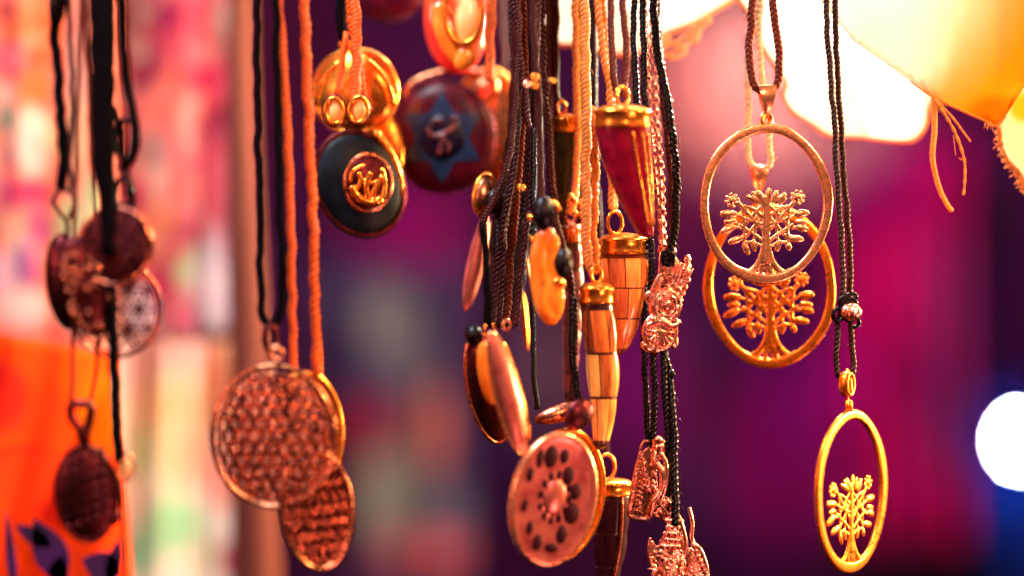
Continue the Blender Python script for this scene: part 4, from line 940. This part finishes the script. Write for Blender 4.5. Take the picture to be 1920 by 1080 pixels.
# ------------------------------------------------------------------ filigree discs left of centre
GF = 'openwork disc pendants'
f1 = thing('filigree_necklace', 'large copper openwork disc on the black cord beside the post', 'necklace', P(512, 818, -.024), GF)
filigree(f1, 512, 818, -.020, 118, 132, M['redcopper'], yaw=-8, cells=5, wire=1.7, dome=9, rimw=5, rim_mat=M['copper'])
cord(f1, [(484, 0), (486, 200), (489, 400), (490, 560), (495, 596), (508, 610)], -.022, 9, 'plain_black', 'twist', 22)
cord(f1, [(519, 0), (521, 200), (526, 400), (528, 560), (524, 596), (510, 610)], -.022, 9, 'plain_black', 'twist', 22)
m = MB(); m.torus(12, 22, 6, PX(508, 634, -.023, yaw=30), n=24); m.build('bail', M['bronze'], f1); jump(f1, 518, 664, -.024, 12, 4, 'copper')
f2 = thing('filigree_necklace', 'gold-rimmed openwork disc peeking out right behind the large copper disc', 'necklace', P(572, 830, -.017), GF)
filigree(f2, 574, 815, -.015, 66, 114, M['redcopper'], yaw=14, cells=5, wire=1.7, dome=6, rimw=7, rim_mat=M['brass'])
cord(f2, [(524, 0), (529, 60), (537, 200), (545, 400), (548, 560), (552, 690), (562, 740)], -.015, 8, 'orange_cord', 'twist', 24)
cord(f2, [(571, 0), (574, 100), (580, 250), (588, 450), (592, 600), (594, 700)], -.015, 9.5, 'orange_cord', 'twist', 30)
f3 = thing('filigree_necklace', 'lowest dark red openwork disc below the large copper disc', 'necklace', P(594, 955, -.019), GF)
filigree(f3, 594, 955, -.019, 66, 112, M['redcopper'], yaw=16, roll=-6, cells=4, wire=2.6, dome=4, rimw=6, both=False, rim_mat=M['copper'])
lens(f3, 'back_plate', M['bronze'], 594, 955, -.017, 64, 110, 4, yaw=16, roll=-6)
cord(f3, [(600, 640), (604, 760), (604, 846)], -.012, 5, 'orange_cord', 'twist', 24, up=False)

# ------------------------------------------------------------------ far left cluster
g1 = thing('filigree_necklace', 'rosy see-through openwork disc lowest in the far-left cluster', 'necklace', P(218, 580, -.025), GF)
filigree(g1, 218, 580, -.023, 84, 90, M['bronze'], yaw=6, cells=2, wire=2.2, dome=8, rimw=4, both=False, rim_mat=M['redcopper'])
for i, (pts, r) in enumerate(((((176, 0), (180, 150), (184, 300), (196, 380), (206, 480)), 12), (((192, 0), (192, 150), (196, 300), (204, 400), (210, 480)), 13), (((208, 0), (206, 150), (204, 300), (206, 400), (206, 480)), 12))):
    cord(g1, pts, -.029, r, 'plain_black', 'plain')
g2 = thing('filigree_necklace', 'dark bronze openwork disc behind the black cord in the far-left cluster', 'necklace', P(214, 470, -.021), GF)
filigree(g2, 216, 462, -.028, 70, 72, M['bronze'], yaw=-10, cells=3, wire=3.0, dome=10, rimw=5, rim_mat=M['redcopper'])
cord(g2, [(228, 0), (232, 100), (246, 200), (254, 260), (244, 300), (226, 320)], -.025, 9, 'plain_black', 'plain')
cord(g2, [(214, 200), (228, 240), (232, 300), (240, 350), (250, 400)], -.025, 6, 'plain_black', 'plain', up=False)
jump(g2, 234, 402, -.023, 20, 5, 'bronze', name='hanging_ring')
m = MB(); m.torus(20, 36, 6, PX(238, 262, -.025)); m.torus(16, 30, 6, PX(232, 366, -.025)); m.build('cord_loops', M['black_cord'], g2)
g3 = thing('bronze_cup_necklace', 'dark bronze domed cup with ring at the left of the far-left cluster', 'necklace', P(124, 530, -.021))
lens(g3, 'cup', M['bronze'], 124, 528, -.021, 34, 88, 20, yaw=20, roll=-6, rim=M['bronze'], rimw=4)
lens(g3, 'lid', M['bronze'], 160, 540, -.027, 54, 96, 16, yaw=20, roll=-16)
m = MB()
for k in range(34): a = random.uniform(0, 6.28); q = random.random()**.5; m.ell((40*q*math.cos(a), -20, 80*q*math.sin(a)), (5, 3, 8), PX(164, 545, -.028, roll=-16), nu=6, nv=8)
m.build('studs', M['redcopper'], g3)
m = MB(); m.tube(smooth_path([P(a, b, -.022) for a, b in ((126, 444), (126, 416), (110, 396), (98, 378), (106, 360), (122, 354), (138, 364), (140, 384), (130, 410))], .002), 4.5*S(-.03), n=8); m.build('wire_loop', M['bronze'], g3)
cord(g3, [(100, 0), (104, 80), (110, 170), (116, 250), (121, 300), (116, 330), (114, 354)], -.023, 10, 'plain_black', 'plain')
cord(g3, [(128, 0), (132, 80), (136, 170), (134, 250), (128, 300), (132, 330), (134, 354)], -.023, 5.5, 'maroon_cord', 'twist', 20)
m = MB(); m.ell((0, 0, 0), (18, 10, 60), PX(108, -10, -.025)); m.build('cord_knot', M['black_cord'], g3)
g4 = thing('dark_disc_necklace', 'dark round disc with triangular bail hanging before the orange bag', 'necklace', P(162, 924, -.026))
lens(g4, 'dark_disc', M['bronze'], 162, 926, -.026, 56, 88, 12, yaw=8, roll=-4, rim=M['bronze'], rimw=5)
m = MB()
for k in range(7):
    for j in range(5): m.ell((-36+j*18, -10, -60+k*20+j*5), (7, 2.5, 5), PX(162, 926, -.026, roll=-4), nu=6, nv=8)
m.build('relief', M['bronze'], g4)
m = MB(); m.tube(smooth_path([P(a, b, -.026) for a, b in ((158, 836), (150, 806), (134, 786), (130, 764), (140, 758), (165, 758), (172, 766), (168, 790), (160, 812), (158, 836))], .002), 8.5*S(-.03), n=8); m.build('bail', M['bronze'], g4)
cord(g4, [(152, 0), (146, 200), (140, 420), (136, 640), (134, 760)], -.024, 4.5, 'rust_cord', 'plain')
cord(g4, [(158, 0), (168, 200), (176, 420), (184, 640), (170, 760)], -.024, 4.5, 'rust_cord', 'plain')
lens(g4, 'side_bead', M['bronze'], 212, 966, -.022, 13, 20, 8)
g5 = thing('ring_necklace', 'long single black cord ending in a pale ring beside the orange bag', 'necklace', P(232, 870, -.023))
cord(g5, [(200, 0), (200, 200), (206, 430), (211, 600), (216, 740), (222, 866)], -.027, 11, 'plain_black', 'plain')
jump(g5, 234, 876, -.025, 17, 3.4, 'copper', name='ring', rz=26)
m = MB(); m.ell((0, 0, 0), (12, 8, 18), PX(234, 878, -.024)); m.build('pearl', M['pale'], g5)
cord(g5, [(222, 890), (228, 960), (232, 1100)], -.021, 3.5, 'maroon_cord', 'plain', up=False)

for o in bpy.data.objects:
    if '_loc' in o: del o['_loc']
